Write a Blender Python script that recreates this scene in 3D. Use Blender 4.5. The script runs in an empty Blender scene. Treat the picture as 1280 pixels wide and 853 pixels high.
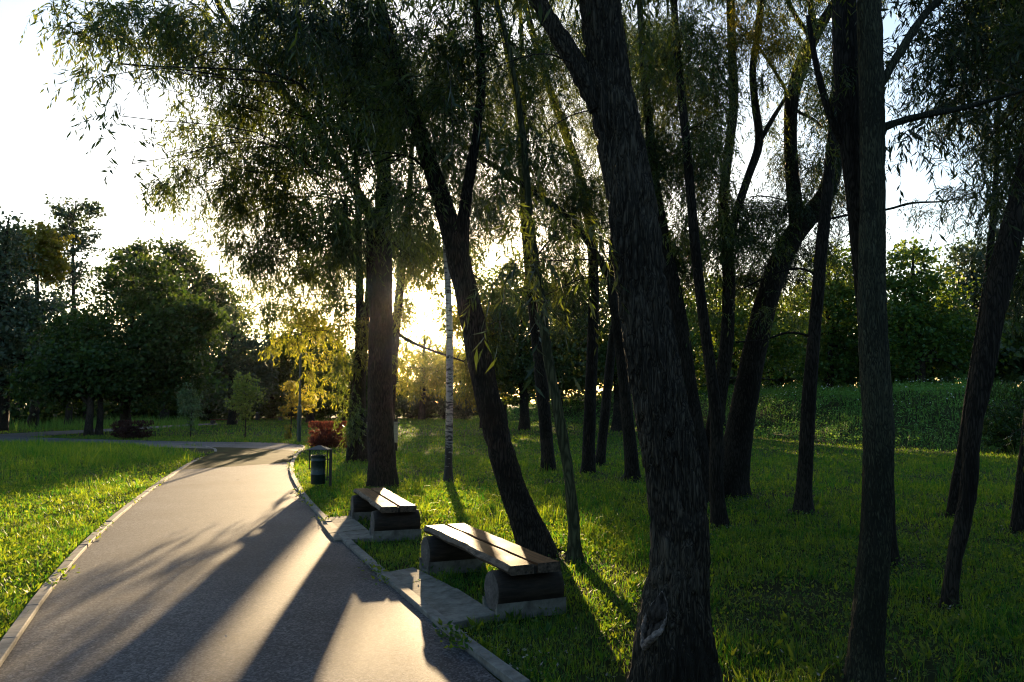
import bpy, bmesh, math, random
import numpy as np
from mathutils import Vector, noise
from mathutils.bvhtree import BVHTree

random.seed(7)
RNG = np.random.default_rng(11)
C = bpy.context.scene.collection
sc = bpy.context.scene

# ------------------------------------------------------------------ camera
F = 995.0
CAMH = 1.7
PITCH = math.atan((505 - 426.5) / F)
cp, sp = math.cos(PITCH), math.sin(PITCH)

def ray(px, py):
    u = (px - 640) / F
    v = -(py - 426.5) / F
    return (u, cp - sp * v, sp + cp * v)

def at(px, py, Y):
    r = ray(px, py)
    t = Y / r[1]
    return Vector((r[0] * t, Y, CAMH + r[2] * t))

def gp(px, py):
    r = ray(px, py)
    t = -CAMH / r[2]
    return Vector((r[0] * t, r[1] * t, 0))

cam_d = bpy.data.cameras.new('camera')
cam_d.sensor_width = 36
cam_d.lens = F / 1280 * 36
cam_d.clip_end = 4000
cam_d.clip_start = 0.05
cam = bpy.data.objects.new('camera', cam_d)
C.objects.link(cam)
cam.location = (0, 0, CAMH)
cam.rotation_euler = (math.pi / 2 + PITCH, 0, 0)
sc.camera = cam

# ------------------------------------------------------------------ light
SUN_AZ = math.atan((530 - 640) / F)          # negative: left of the view axis
SUN_EL = math.radians(7.5)
sd = Vector((math.sin(SUN_AZ) * math.cos(SUN_EL), math.cos(SUN_AZ) * math.cos(SUN_EL), math.sin(SUN_EL)))
sl = bpy.data.lights.new('sun', 'SUN')
sl.energy = 5.0
sl.angle = math.radians(0.5)
sl.color = (1.0, 0.72, 0.40)
so = bpy.data.objects.new('sun', sl)
C.objects.link(so)
so.location = sd * 50
so.rotation_euler = (-sd).to_track_quat('-Z', 'Y').to_euler()

w = bpy.data.worlds.new('World')
sc.world = w
w.use_nodes = True
nt = w.node_tree
nt.nodes.clear()
out = nt.nodes.new('ShaderNodeOutputWorld')
sky = nt.nodes.new('ShaderNodeTexSky')
sky.sky_type = 'NISHITA'
sky.sun_disc = False
sky.sun_elevation = SUN_EL
sky.sun_rotation = SUN_AZ
sky.dust_density = 1.2
sky.air_density = 1.0
sky.ozone_density = 2.0
bg = nt.nodes.new('ShaderNodeBackground')
bg.inputs['Strength'].default_value = 0.10
nt.links.new(sky.outputs[0], bg.inputs['Color'])
# aureole of the low sun in the hazy sky
tc = nt.nodes.new('ShaderNodeTexCoord')
dot = nt.nodes.new('ShaderNodeVectorMath'); dot.operation = 'DOT_PRODUCT'
dot.inputs[1].default_value = sd
nt.links.new(tc.outputs['Generated'], dot.inputs[0])
def wm(op, a, b=None, clamp=False):
    n = nt.nodes.new('ShaderNodeMath'); n.operation = op; n.use_clamp = clamp
    for i, v in enumerate((a, b)):
        if v is None: continue
        if isinstance(v, (int, float)): n.inputs[i].default_value = v
        else: nt.links.new(v, n.inputs[i])
    return n.outputs[0]
ang = wm('ARCCOSINE', wm('MINIMUM', dot.outputs['Value'], 1.0))
def lobe(amp, width):
    return wm('MULTIPLY', wm('EXPONENT', wm('MULTIPLY', ang, -1.0 / width)), amp)
glow = wm('ADD', lobe(30.0, 0.010), wm('ADD', lobe(1.2, 0.05), lobe(0.10, 0.25)))
bg2 = nt.nodes.new('ShaderNodeBackground')
bg2.inputs['Color'].default_value = (1.0, 0.80, 0.50, 1)
nt.links.new(glow, bg2.inputs['Strength'])
add = nt.nodes.new('ShaderNodeAddShader')
nt.links.new(bg.outputs[0], add.inputs[0]); nt.links.new(bg2.outputs[0], add.inputs[1])
nt.links.new(add.outputs[0], out.inputs['Surface'])

sc.view_settings.view_transform = 'Standard'
sc.view_settings.look = 'None'
sc.view_settings.gamma = 1
sc.view_settings.exposure = 2.0
sc.view_settings.use_curve_mapping = False
sc.cycles.max_bounces = 5
sc.cycles.transmission_bounces = 3
sc.cycles.use_denoising = True
sc.cycles.filter_width = 1.15
sc.cycles.sample_clamp_indirect = 6
sc.cycles.caustics_reflective = False
sc.cycles.caustics_refractive = False

# ------------------------------------------------------------------ materials
def newmat(name):
    m = bpy.data.materials.new(name); m.use_nodes = True
    m.node_tree.nodes.clear()
    return m, m.node_tree

def N(t, typ, **kw):
    n = t.nodes.new(typ)
    for k, v in kw.items():
        if k in n.inputs: n.inputs[k].default_value = v
        else: setattr(n, k, v)
    return n

def ramp(t, fac, stops):
    n = t.nodes.new('ShaderNodeValToRGB')
    e = n.color_ramp.elements
    while len(e) < len(stops): e.new(0.5)
    for i, (p, c) in enumerate(stops):
        e[i].position = p; e[i].color = (*c, 1) if len(c) == 3 else c
    t.links.new(fac, n.inputs[0])
    return n.outputs[0]

def leaf_mat(name, c1, c2, tr1, tr2, tfac=0.4, rough=0.5, spec=0.25, nscale=0.9, island=True):
    m, t = newmat(name)
    o = N(t, 'ShaderNodeOutputMaterial')
    geo = N(t, 'ShaderNodeNewGeometry')
    nz = N(t, 'ShaderNodeTexNoise', Scale=nscale, Detail=2.0)
    t.links.new(geo.outputs['Position'], nz.inputs['Vector'])
    mx = N(t, 'ShaderNodeMath', operation='ADD')
    if island:
        ri = N(t, 'ShaderNodeMath', operation='MULTIPLY_ADD')
        ri.inputs[1].default_value = 0.5; ri.inputs[2].default_value = -0.25
        t.links.new(geo.outputs['Random Per Island'], ri.inputs[0])
        t.links.new(ri.outputs[0], mx.inputs[1])
    else:
        mx.inputs[1].default_value = 0
    t.links.new(nz.outputs[0], mx.inputs[0])
    col = ramp(t, mx.outputs[0], [(0.28, c1), (0.72, c2)])
    tcol = ramp(t, mx.outputs[0], [(0.28, tr1), (0.72, tr2)])
    p = N(t, 'ShaderNodeBsdfPrincipled', Roughness=rough)
    p.inputs['Specular IOR Level'].default_value = spec
    t.links.new(col, p.inputs['Base Color'])
    tr = N(t, 'ShaderNodeBsdfTranslucent')
    t.links.new(tcol, tr.inputs['Color'])
    mix = N(t, 'ShaderNodeMixShader'); mix.inputs[0].default_value = tfac
    t.links.new(p.outputs[0], mix.inputs[1]); t.links.new(tr.outputs[0], mix.inputs[2])
    t.links.new(mix.outputs[0], o.inputs[0])
    return m

def bark_mat(name, c1, c2, scale=14, zs=0.16, strength=0.6, rough=0.9):
    m, t = newmat(name)
    o = N(t, 'ShaderNodeOutputMaterial')
    geo = N(t, 'ShaderNodeNewGeometry')
    mp = N(t, 'ShaderNodeMapping'); mp.inputs['Scale'].default_value = (1, 1, zs)
    t.links.new(geo.outputs['Position'], mp.inputs['Vector'])
    nz = N(t, 'ShaderNodeTexNoise', Scale=scale, Detail=6.0, Roughness=0.65, Distortion=0.4)
    t.links.new(mp.outputs[0], nz.inputs['Vector'])
    vo = N(t, 'ShaderNodeTexVoronoi', Scale=scale * 1.3, feature='DISTANCE_TO_EDGE')
    t.links.new(mp.outputs[0], vo.inputs['Vector'])
    big = N(t, 'ShaderNodeTexNoise', Scale=1.7, Detail=3.0)
    t.links.new(geo.outputs['Position'], big.inputs['Vector'])
    wv = N(t, 'ShaderNodeMix', data_type='VECTOR'); wv.inputs[0].default_value = 0.10
    t.links.new(mp.outputs[0], wv.inputs[4])
    wn = N(t, 'ShaderNodeTexNoise', Scale=scale * 0.35, Detail=2.0); t.links.new(mp.outputs[0], wn.inputs['Vector'])
    t.links.new(wn.outputs['Color'], wv.inputs[5]); t.links.new(wv.outputs[1], vo.inputs['Vector'])
    h = N(t, 'ShaderNodeMath', operation='MULTIPLY_ADD'); h.inputs[1].default_value = 1.5
    t.links.new(vo.outputs['Distance'], h.inputs[0])
    nh = N(t, 'ShaderNodeMath', operation='MULTIPLY'); nh.inputs[1].default_value = 0.55
    t.links.new(nz.outputs[0], nh.inputs[0]); t.links.new(nh.outputs[0], h.inputs[2])
    cm = N(t, 'ShaderNodeMath', operation='MULTIPLY'); 
    t.links.new(h.outputs[0], cm.inputs[0]); t.links.new(big.outputs[0], cm.inputs[1])
    col = ramp(t, cm.outputs[0], [(0.17, c1), (0.36, c2)])
    p = N(t, 'ShaderNodeBsdfPrincipled', Roughness=rough)
    p.inputs['Specular IOR Level'].default_value = 0.2
    t.links.new(col, p.inputs['Base Color'])
    b = N(t, 'ShaderNodeBump', Strength=strength, Distance=0.03)
    t.links.new(h.outputs[0], b.inputs['Height']); t.links.new(b.outputs[0], p.inputs['Normal'])
    t.links.new(p.outputs[0], o.inputs[0])
    return m

def noise_mat(name, c1, c2, scale=8, rough=0.8, bump=0.3, bdist=0.01, spec=0.3, metal=0.0, stretch=(1, 1, 1), detail=5.0, lo=0.35, hi=0.65, coord='Object'):
    m, t = newmat(name)
    o = N(t, 'ShaderNodeOutputMaterial')
    tcn = N(t, 'ShaderNodeTexCoord')
    mp = N(t, 'ShaderNodeMapping'); mp.inputs['Scale'].default_value = stretch
    t.links.new(tcn.outputs[coord], mp.inputs['Vector'])
    nz = N(t, 'ShaderNodeTexNoise', Scale=scale, Detail=detail, Roughness=0.65)
    t.links.new(mp.outputs[0], nz.inputs['Vector'])
    col = ramp(t, nz.outputs[0], [(lo, c1), (hi, c2)])
    p = N(t, 'ShaderNodeBsdfPrincipled', Roughness=rough, Metallic=metal)
    p.inputs['Specular IOR Level'].default_value = spec
    t.links.new(col, p.inputs['Base Color'])
    if bump:
        b = N(t, 'ShaderNodeBump', Strength=bump, Distance=bdist)
        t.links.new(nz.outputs[0], b.inputs['Height']); t.links.new(b.outputs[0], p.inputs['Normal'])
    t.links.new(p.outputs[0], o.inputs[0])
    return m

def asphalt_mat():
    m, t = newmat('asphalt')
    o = N(t, 'ShaderNodeOutputMaterial')
    geo = N(t, 'ShaderNodeNewGeometry')
    fine = N(t, 'ShaderNodeTexVoronoi', Scale=70.0); t.links.new(geo.outputs['Position'], fine.inputs['Vector'])
    nz = N(t, 'ShaderNodeTexNoise', Scale=110.0, Detail=3.0); t.links.new(geo.outputs['Position'], nz.inputs['Vector'])
    big = N(t, 'ShaderNodeTexNoise', Scale=0.55, Detail=8.0, Roughness=0.68); t.links.new(geo.outputs['Position'], big.inputs['Vector'])
    a = N(t, 'ShaderNodeMath', operation='MULTIPLY_ADD'); a.inputs[1].default_value = 0.55
    t.links.new(fine.outputs['Color'], a.inputs[0])
    b2 = N(t, 'ShaderNodeMath', operation='MULTIPLY'); b2.inputs[1].default_value = 0.45
    t.links.new(nz.outputs[0], b2.inputs[0]); t.links.new(b2.outputs[0], a.inputs[2])
    col = ramp(t, a.outputs[0], [(0.22, (0.017, 0.019, 0.024)), (0.5, (0.062, 0.066, 0.078)), (0.8, (0.20, 0.20, 0.21))])
    mul = N(t, 'ShaderNodeMix', data_type='RGBA', blend_type='MULTIPLY'); mul.inputs[0].default_value = 1
    t.links.new(col, mul.inputs[6])
    t.links.new(ramp(t, big.outputs[0], [(0.34, (0.55, 0.55, 0.56)), (0.5, (0.9, 0.9, 0.9)), (0.66, (1.22, 1.2, 1.18))]), mul.inputs[7])
    p = N(t, 'ShaderNodeBsdfPrincipled', Roughness=0.74)
    p.inputs['Specular IOR Level'].default_value = 0.12
    t.links.new(mul.outputs[2], p.inputs['Base Color'])
    bp = N(t, 'ShaderNodeBump', Strength=0.6, Distance=0.005)
    t.links.new(a.outputs[0], bp.inputs['Height']); t.links.new(bp.outputs[0], p.inputs['Normal'])
    t.links.new(p.outputs[0], o.inputs[0])
    return m

M = {}
M['asphalt'] = asphalt_mat()
M['soil'] = noise_mat('soil', (0.012, 0.016, 0.006), (0.035, 0.045, 0.014), scale=1.3, bump=0.4, bdist=0.03, coord='Object', rough=1.0, spec=0.05)
M['gravel'] = noise_mat('gravel', (0.03, 0.028, 0.025), (0.16, 0.15, 0.14), scale=60, bump=0.8, bdist=0.02)
M['concrete'] = noise_mat('concrete', (0.085, 0.078, 0.066), (0.23, 0.215, 0.185), scale=9, bump=0.5, bdist=0.008, rough=0.9, detail=9.0)
M['kerb'] = noise_mat('kerb_concrete', (0.10, 0.096, 0.088), (0.22, 0.21, 0.19), scale=11, bump=0.4, bdist=0.005, rough=0.85, detail=9.0)
M['plank'] = noise_mat('worn_plank_wood', (0.034, 0.015, 0.006), (0.125, 0.052, 0.018), scale=7, stretch=(0.35, 9, 9), bump=0.5, bdist=0.004, rough=0.6, spec=0.06, detail=7.0)
M['plank_edge'] = noise_mat('rough_plank_edge', (0.03, 0.021, 0.015), (0.16, 0.115, 0.085), scale=11, stretch=(1, 3, 3), bump=0.9, bdist=0.015, rough=0.7)
M['log'] = noise_mat('dark_log_wood', (0.011, 0.008, 0.006), (0.035, 0.025, 0.018), scale=9, stretch=(4, 0.5, 4), bump=0.5, bdist=0.008, rough=0.75)
M['darkgreen'] = noise_mat('dark_green_paint', (0.008, 0.022, 0.018), (0.014, 0.036, 0.030), scale=20, bump=0.05, rough=0.4, spec=0.5)
M['black_metal'] = noise_mat('black_painted_metal', (0.008, 0.008, 0.008), (0.018, 0.018, 0.018), scale=20, bump=0.05, rough=0.45, spec=0.5)
M['board'] = noise_mat('pale_board', (0.33, 0.26, 0.18), (0.48, 0.40, 0.30), scale=5, stretch=(0.5, 1, 6), bump=0.2, rough=0.7)
M['bark_big'] = bark_mat('furrowed_grey_bark', (0.022, 0.018, 0.014), (0.098, 0.080, 0.060), scale=44, zs=0.12, strength=0.8)
M['bark_mossy'] = bark_mat('mossy_bark', (0.022, 0.022, 0.015), (0.085, 0.085, 0.052), scale=66, zs=0.13, strength=0.7)
M['bark'] = bark_mat('dark_bark', (0.010, 0.008, 0.006), (0.044, 0.035, 0.027), scale=36, zs=0.13, strength=0.7)
M['bark_green'] = bark_mat('greenish_bark', (0.03, 0.032, 0.015), (0.10, 0.10, 0.05), scale=20, zs=0.16, strength=0.7)
M['wound'] = noise_mat('pale_callus', (0.06, 0.046, 0.04), (0.30, 0.24, 0.215), scale=34, bump=0.8, bdist=0.02, rough=0.75)
M['wound_wood_shaded'] = noise_mat('dead_wood_painted_shade', (0.008, 0.006, 0.005), (0.07, 0.055, 0.045), scale=14, stretch=(3, 3, 0.6), bump=0.8, bdist=0.02, rough=0.9)  # dark tone carries the shade of the wound's hollow

def birch_mat():
    m, t = newmat('birch_bark')
    o = N(t, 'ShaderNodeOutputMaterial'); geo = N(t, 'ShaderNodeNewGeometry')
    mp = N(t, 'ShaderNodeMapping'); mp.inputs['Scale'].default_value = (4, 4, 15)
    t.links.new(geo.outputs['Position'], mp.inputs['Vector'])
    nz = N(t, 'ShaderNodeTexNoise', Scale=1.3, Detail=5.0, Roughness=0.7); t.links.new(mp.outputs[0], nz.inputs['Vector'])
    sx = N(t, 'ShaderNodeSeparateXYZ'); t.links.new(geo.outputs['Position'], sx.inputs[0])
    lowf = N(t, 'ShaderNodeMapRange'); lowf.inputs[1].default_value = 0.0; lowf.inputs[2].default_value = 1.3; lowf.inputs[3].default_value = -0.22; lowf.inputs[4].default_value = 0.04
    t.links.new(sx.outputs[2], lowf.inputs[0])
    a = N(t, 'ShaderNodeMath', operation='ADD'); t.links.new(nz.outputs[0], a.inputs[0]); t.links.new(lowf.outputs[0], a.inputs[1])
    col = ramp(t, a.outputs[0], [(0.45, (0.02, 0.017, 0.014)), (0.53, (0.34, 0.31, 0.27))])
    p = N(t, 'ShaderNodeBsdfPrincipled', Roughness=0.7); t.links.new(col, p.inputs['Base Color'])
    t.links.new(p.outputs[0], o.inputs[0])
    return m
M['birch'] = birch_mat()

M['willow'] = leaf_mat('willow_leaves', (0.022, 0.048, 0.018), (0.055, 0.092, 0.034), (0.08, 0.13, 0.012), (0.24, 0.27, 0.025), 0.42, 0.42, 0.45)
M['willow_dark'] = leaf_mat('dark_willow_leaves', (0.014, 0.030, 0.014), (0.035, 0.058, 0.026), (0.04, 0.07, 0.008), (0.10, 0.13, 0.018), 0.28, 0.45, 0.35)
M['saplingleaf'] = leaf_mat('bluish_sapling_leaves', (0.05, 0.115, 0.055), (0.10, 0.18, 0.09), (0.08, 0.14, 0.03), (0.15, 0.2, 0.05), 0.35, 0.5, 0.3)
M['saplinggreen'] = leaf_mat('light_sapling_leaves', (0.050, 0.105, 0.020), (0.105, 0.18, 0.035), (0.14, 0.24, 0.02), (0.30, 0.36, 0.03), 0.4, 0.5, 0.3)
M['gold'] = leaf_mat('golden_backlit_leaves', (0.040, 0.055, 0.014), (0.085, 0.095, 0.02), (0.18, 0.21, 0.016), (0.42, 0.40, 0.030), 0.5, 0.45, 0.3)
M['broad'] = leaf_mat('broad_green_leaves', (0.010, 0.030, 0.009), (0.032, 0.072, 0.018), (0.035, 0.075, 0.006), (0.12, 0.17, 0.014), 0.3, 0.5, 0.2, nscale=0.35)
M['freshgreen'] = leaf_mat('fresh_green_leaves', (0.018, 0.055, 0.014), (0.050, 0.120, 0.030), (0.10, 0.18, 0.012), (0.28, 0.32, 0.02), 0.42, 0.5, 0.25, nscale=0.35)
M['greygreen'] = leaf_mat('grey_green_leaves', (0.028, 0.050, 0.034), (0.058, 0.088, 0.058), (0.06, 0.10, 0.025), (0.12, 0.16, 0.04), 0.33, 0.5, 0.3, nscale=0.4)
M['yellowgreen'] = leaf_mat('yellow_green_leaves', (0.07, 0.08, 0.012), (0.13, 0.12, 0.016), (0.26, 0.23, 0.015), (0.40, 0.33, 0.02), 0.5, 0.5, 0.3)
M['redleaf'] = leaf_mat('red_barberry_leaves', (0.055, 0.012, 0.012), (0.12, 0.028, 0.02), (0.10, 0.025, 0.015), (0.20, 0.06, 0.025), 0.35, 0.5, 0.3, nscale=3)
M['darkred'] = leaf_mat('dark_red_leaves', (0.018, 0.008, 0.008), (0.035, 0.014, 0.012), (0.05, 0.01, 0.008), (0.09, 0.02, 0.012), 0.3, 0.5, 0.2, nscale=3)
M['grass'] = leaf_mat('lawn_grass', (0.006, 0.055, 0.018), (0.022, 0.105, 0.034), (0.06, 0.27, 0.014), (0.42, 0.50, 0.016), 0.5, 0.5, 0.18, nscale=1.1)
M['weed'] = leaf_mat('weed_leaves', (0.014, 0.062, 0.022), (0.038, 0.10, 0.036), (0.11, 0.25, 0.012), (0.38, 0.44, 0.02), 0.45, 0.6, 0.12, nscale=2.0)
M['bankgreen'] = leaf_mat('bank_meadow', (0.08, 0.21, 0.036), (0.15, 0.30, 0.06), (0.09, 0.20, 0.02), (0.16, 0.26, 0.03), 0.4, 0.55, 0.2, nscale=0.5)
M['palebloom'] = noise_mat('pale_seed_heads', (0.3, 0.32, 0.25), (0.5, 0.5, 0.42), scale=5, bump=0)
M['litter'] = noise_mat('dry_leaf', (0.10, 0.075, 0.05), (0.40, 0.36, 0.30), scale=4, bump=0, coord='Object', rough=0.8)

# ------------------------------------------------------------------ object helpers
def link(name, me, parent=None, mats=()):
    o = bpy.data.objects.new(name, me)
    C.objects.link(o)
    for m in mats: me.materials.append(m)
    if parent is not None: o.parent = parent
    return o

def empty(name, loc=(0, 0, 0), rz=0):
    o = bpy.data.objects.new(name, None)
    C.objects.link(o); o.location = loc; o.rotation_euler = (0, 0, rz)
    return o

def tag(o, label=None, cat=None, group=None, kind=None):
    if label: o['label'] = label
    if cat: o['category'] = cat
    if group: o['group'] = group
    if kind: o['kind'] = kind
    return o

def copy_tree(o, parent=None):
    c = o.copy(); C.objects.link(c)
    if parent is not None: c.parent = parent
    for ch in list(o.children): copy_tree(ch, c)
    return c

def bm_obj(name, bm, mats, parent=None, smooth=False):
    me = bpy.data.meshes.new(name)
    bm.normal_update()
    bm.to_mesh(me); bm.free()
    if smooth:
        me.polygons.foreach_set('use_smooth', [True] * len(me.polygons))
    if not isinstance(mats, (list, tuple)): mats = [mats]
    return link(name, me, parent, mats)

def np_mesh(name, V, loops, starts, totals, matidx=None, smooth=False):
    me = bpy.data.meshes.new(name)
    me.vertices.add(len(V)); me.vertices.foreach_set('co', np.ascontiguousarray(V, dtype=np.float32).ravel())
    me.loops.add(len(loops)); me.loops.foreach_set('vertex_index', np.ascontiguousarray(loops, dtype=np.int32))
    me.polygons.add(len(starts))
    me.polygons.foreach_set('loop_start', np.ascontiguousarray(starts, dtype=np.int32))
    try: me.polygons.foreach_set('loop_total', np.ascontiguousarray(totals, dtype=np.int32))
    except Exception: pass
    if matidx is not None: me.polygons.foreach_set('material_index', np.ascontiguousarray(matidx, dtype=np.int32))
    if smooth: me.polygons.foreach_set('use_smooth', np.ones(len(starts), dtype=bool))
    me.update(calc_edges=True)
    return me

class Geo:
    """collects numpy chunks of equal-sized faces"""
    def __init__(s): s.V = []; s.f = []; s.n = 0
    def add(s, verts, faces, mi=0):          # verts (n,3), faces (m,k)
        verts = np.asarray(verts, float); faces = np.asarray(faces, int)
        s.V.append(verts); s.f.append((faces + s.n, mi)); s.n += len(verts)
    def mesh(s, name, smooth=False):
        V = np.concatenate(s.V)
        loops = np.concatenate([f.ravel() for f, _ in s.f])
        totals = np.concatenate([np.full(len(f), f.shape[1]) for f, _ in s.f])
        mi = np.concatenate([np.full(len(f), m) for f, m in s.f])
        starts = np.concatenate([[0], np.cumsum(totals)[:-1]])
        return np_mesh(name, V, loops, starts, totals, mi, smooth)

def unit(a):
    return a / np.maximum(np.linalg.norm(a, axis=-1, keepdims=True), 1e-9)

def catmull(pts, sub):
    P = np.asarray(pts, float)
    P = np.vstack([2 * P[0] - P[1], P, 2 * P[-1] - P[-2]])
    res = []
    for i in range(1, len(P) - 2):
        for k in range(sub):
            t = k / sub
            a, b, c, d = P[i - 1], P[i], P[i + 1], P[i + 2]
            res.append(0.5 * ((2 * b) + (-a + c) * t + (2 * a - 5 * b + 4 * c - d) * t * t + (-a + 3 * b - 3 * c + d) * t ** 3))
    res.append(P[-2])
    return np.array(res)

def tube(pts, rad, sides=10, sub=4, furrow=0.0, freq=9.0, flare=0.0, seed=0.0, zs=0.22, wob=0.0):
    """verts, quads of a tapered tube along pts (n,3), radii rad"""
    PR = catmull(np.column_stack([np.asarray(pts, float), np.asarray(rad, float)]), sub)
    P, R = PR[:, :3], np.maximum(PR[:, 3], 0.001)
    T = unit(np.gradient(P, axis=0))
    ref = np.array([1.0, 0.0, 0.0])
    U = np.zeros_like(P)
    u = ref - T[0] * np.dot(ref, T[0])
    if np.linalg.norm(u) < 0.1: u = np.array([0, 1.0, 0]) - T[0] * T[0][1]
    for i in range(len(P)):
        u = u - T[i] * np.dot(u, T[i]); u = u / np.linalg.norm(u); U[i] = u
    W = np.cross(T, U)
    th = np.linspace(0, 2 * math.pi, sides, endpoint=False)
    V = np.zeros((len(P), sides, 3))
    z0 = P[0, 2]
    for i in range(len(P)):
        r = np.full(sides, R[i])
        if flare:
            k = math.exp(-max(0.0, P[i, 2] - z0 - .1) / (R[0] * 1.5))
            r = r * (1 + flare * k * (0.35 + 0.65 * np.maximum(0, np.cos(th * 4 + seed * 3 + 0.6 * np.sin(th + seed)))))
        V[i] = P[i] + np.outer(r * np.cos(th), U[i]) + np.outer(r * np.sin(th), W[i])
    if furrow or wob:
        for i in range(len(P)):
            for j in range(sides):
                p = V[i, j]; d = p - P[i]; r = np.linalg.norm(d); d = d / max(r, 1e-6)
                off = 0.0
                if furrow:
                    q = Vector((p[0] * freq + seed, p[1] * freq, p[2] * freq * zs))
                    q2 = Vector((p[0] * 2 + seed, p[1] * 2 - seed, p[2] * 2))
                    wv = noise.noise_vector(q2) * 0.6
                    n1 = noise.noise(q + wv)
                    off += furrow * (1 - min(1.0, abs(n1) * 3.2)) * -1.0 + furrow * 0.25 * noise.noise(q * 3.1)
                if wob:
                    off += wob * R[i] * noise.noise(Vector((p[0] * 2.3, p[1] * 2.3 + seed, p[2] * 2.3)))
                V[i, j] = p + d * off
    n = len(P)
    idx = np.arange(n * sides).reshape(n, sides)
    a = idx[:-1]; b = np.roll(idx, -1, axis=1)[:-1]; c = np.roll(idx, -1, axis=1)[1:]; d = idx[1:]
    quads = np.stack([a, b, c, d], axis=-1).reshape(-1, 4)
    return V.reshape(-1, 3), quads, P, R

# ------------------------------------------------------------------ terrain
BANK = np.array([(30, -12), (26, 2), (20.5, 18), (17.2, 26), (13.0, 34.5), (10.3, 48), (7.9, 62), (1.5, 76), (-4, 86), (-9, 96)], float)

def poly_sd(x, y, L):
    """signed distance to polyline L, positive to its right"""
    best = np.full(x.shape, 1e9); sgn = np.ones(x.shape); tt = np.zeros(x.shape)
    for i in range(len(L) - 1):
        a, b = L[i], L[i + 1]; d = b - a; l2 = d @ d
        t = np.clip(((x - a[0]) * d[0] + (y - a[1]) * d[1]) / l2, 0, 1)
        qx = x - (a[0] + t * d[0]); qy = y - (a[1] + t * d[1])
        dist = np.hypot(qx, qy)
        s = d[0] * (y - a[1]) - d[1] * (x - a[0])
        m = dist < best
        best = np.where(m, dist, best); sgn = np.where(m, np.where(s < 0, 1, -1), sgn); tt = np.where(m, i + t, tt)
    return best * sgn, tt

def sstep(t):
    t = np.clip(t, 0, 1); return t * t * (3 - 2 * t)

def zt(x, y):
    x = np.asarray(x, float); y = np.asarray(y, float)
    d, t = poly_sd(x, y, BANK)
    h = (2.05 + 0.5 * sstep((y - 30) / 25)) * sstep(d / 6.5) * (1 - 0.75 * sstep((t - 6.6) / 2.2))
    lump = (0.22 * np.sin(x * 0.9 + 1.3 * np.sin(y * 0.31)) * np.sin(y * 0.45 + 0.7) + 0.12 * np.sin(x * 2.1 + y * 0.9) * np.sin(y * 1.3 - x * .4)) * sstep(d / 2.5)
    # the lawn left of the path is very slightly domed
    dome = 0.16 * np.exp(-(((x + 17) / 7.5) ** 2 + ((y - 25) / 5.0) ** 2))
    return h + lump + dome

def geom_axis(lo, hi, step, far):
    c = np.arange(lo, hi + step / 2, step)
    l = [lo]; s = step
    while l[-1] > -far: s *= 1.5; l.append(l[-1] - s)
    r = [hi]; s = step
    while r[-1] < far: s *= 1.5; r.append(r[-1] + s)
    return np.concatenate([np.array(l[1:])[::-1], c, np.array(r[1:])])
gx = geom_axis(-45, 45, 0.8, 1500); gy = geom_axis(-12, 100, 0.8, 1500)
X, Yg = np.meshgrid(gx, gy)
Z = zt(X, Yg)
nx = len(gx); ny = len(gy)
idx = np.arange(nx * ny).reshape(ny, nx)
q = np.stack([idx[:-1, :-1], idx[:-1, 1:], idx[1:, 1:], idx[1:, :-1]], -1).reshape(-1, 4)
g = Geo(); g.add(np.stack([X, Yg, Z], -1).reshape(-1, 3), q)
tag(link('ground', g.mesh('ground', True), None, [M['soil']]), kind='structure')

# paths ------------------------------------------------------------------
left_px = [(-140, 985), (-60, 905), (0, 836), (30, 794), (75, 728), (130, 666), (190, 615), (240, 581), (262, 571), (272, 566)]
right_px = [(760, 985), (690, 917), (620, 853), (560, 798), (500, 746), (440, 691), (400, 650), (374, 618), (363, 596), (362, 584), (368, 571), (380, 560)]
Lk = [gp(*p) for p in left_px]; Rk = [gp(*p) for p in right_px]
Lk = [Vector((-1.9, -8, 0)), Vector((-1.95, 0, 0))] + Lk[1:]
Rk = [Vector((1.9, -8, 0)), Vector((1.05, 0, 0))] + Rk[1:]
Lc = catmull(np.array([[p.x, p.y, 0] for p in Lk]), 6)
Rc = catmull(np.array([[p.x, p.y, 0] for p in Rk]), 6)
# left kerb turns round to the left; then the branch runs left at about 33 m
Lturn = [gp(270, 562.5), gp(258, 559.5), gp(235, 557.6), gp(190, 556.3), gp(120, 555.0), gp(0, 553), gp(-200, 551)]
Lpoly = np.vstack([Lc, np.array([[p.x, p.y, 0] for p in Lturn])])
Rturn = [gp(370, 556.5), gp(350, 554.5), gp(310, 553.6), gp(250, 553.0), gp(190, 551.8), gp(100, 549.3), gp(0, 546.2), gp(-200, 544)]
Rpoly = np.vstack([Rc, np.array([[p.x, p.y, 0] for p in Rturn])])

def resample(P, n):
    d = np.concatenate([[0], np.cumsum(np.linalg.norm(np.diff(P, axis=0), axis=1))])
    t = np.linspace(0, d[-1], n)
    return np.column_stack([np.interp(t, d, P[:, k]) for k in range(3)])

def poly_face_obj(name, P, z, mat, kind='structure'):
    bm = bmesh.new()
    vs = [bm.verts.new((p[0], p[1], z)) for p in P]
    f = bm.faces.new(vs)
    bmesh.ops.triangulate(bm, faces=[f])
    for f in bm.faces:
        if f.normal.z < 0: f.normal_flip()
    o = bm_obj(name, bm, mat)
    if kind: tag(o, kind=kind)
    return o
path_poly = np.vstack([Lpoly, Rpoly[::-1]])
poly_face_obj('path', path_poly, 0.02, M['asphalt'])
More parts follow.
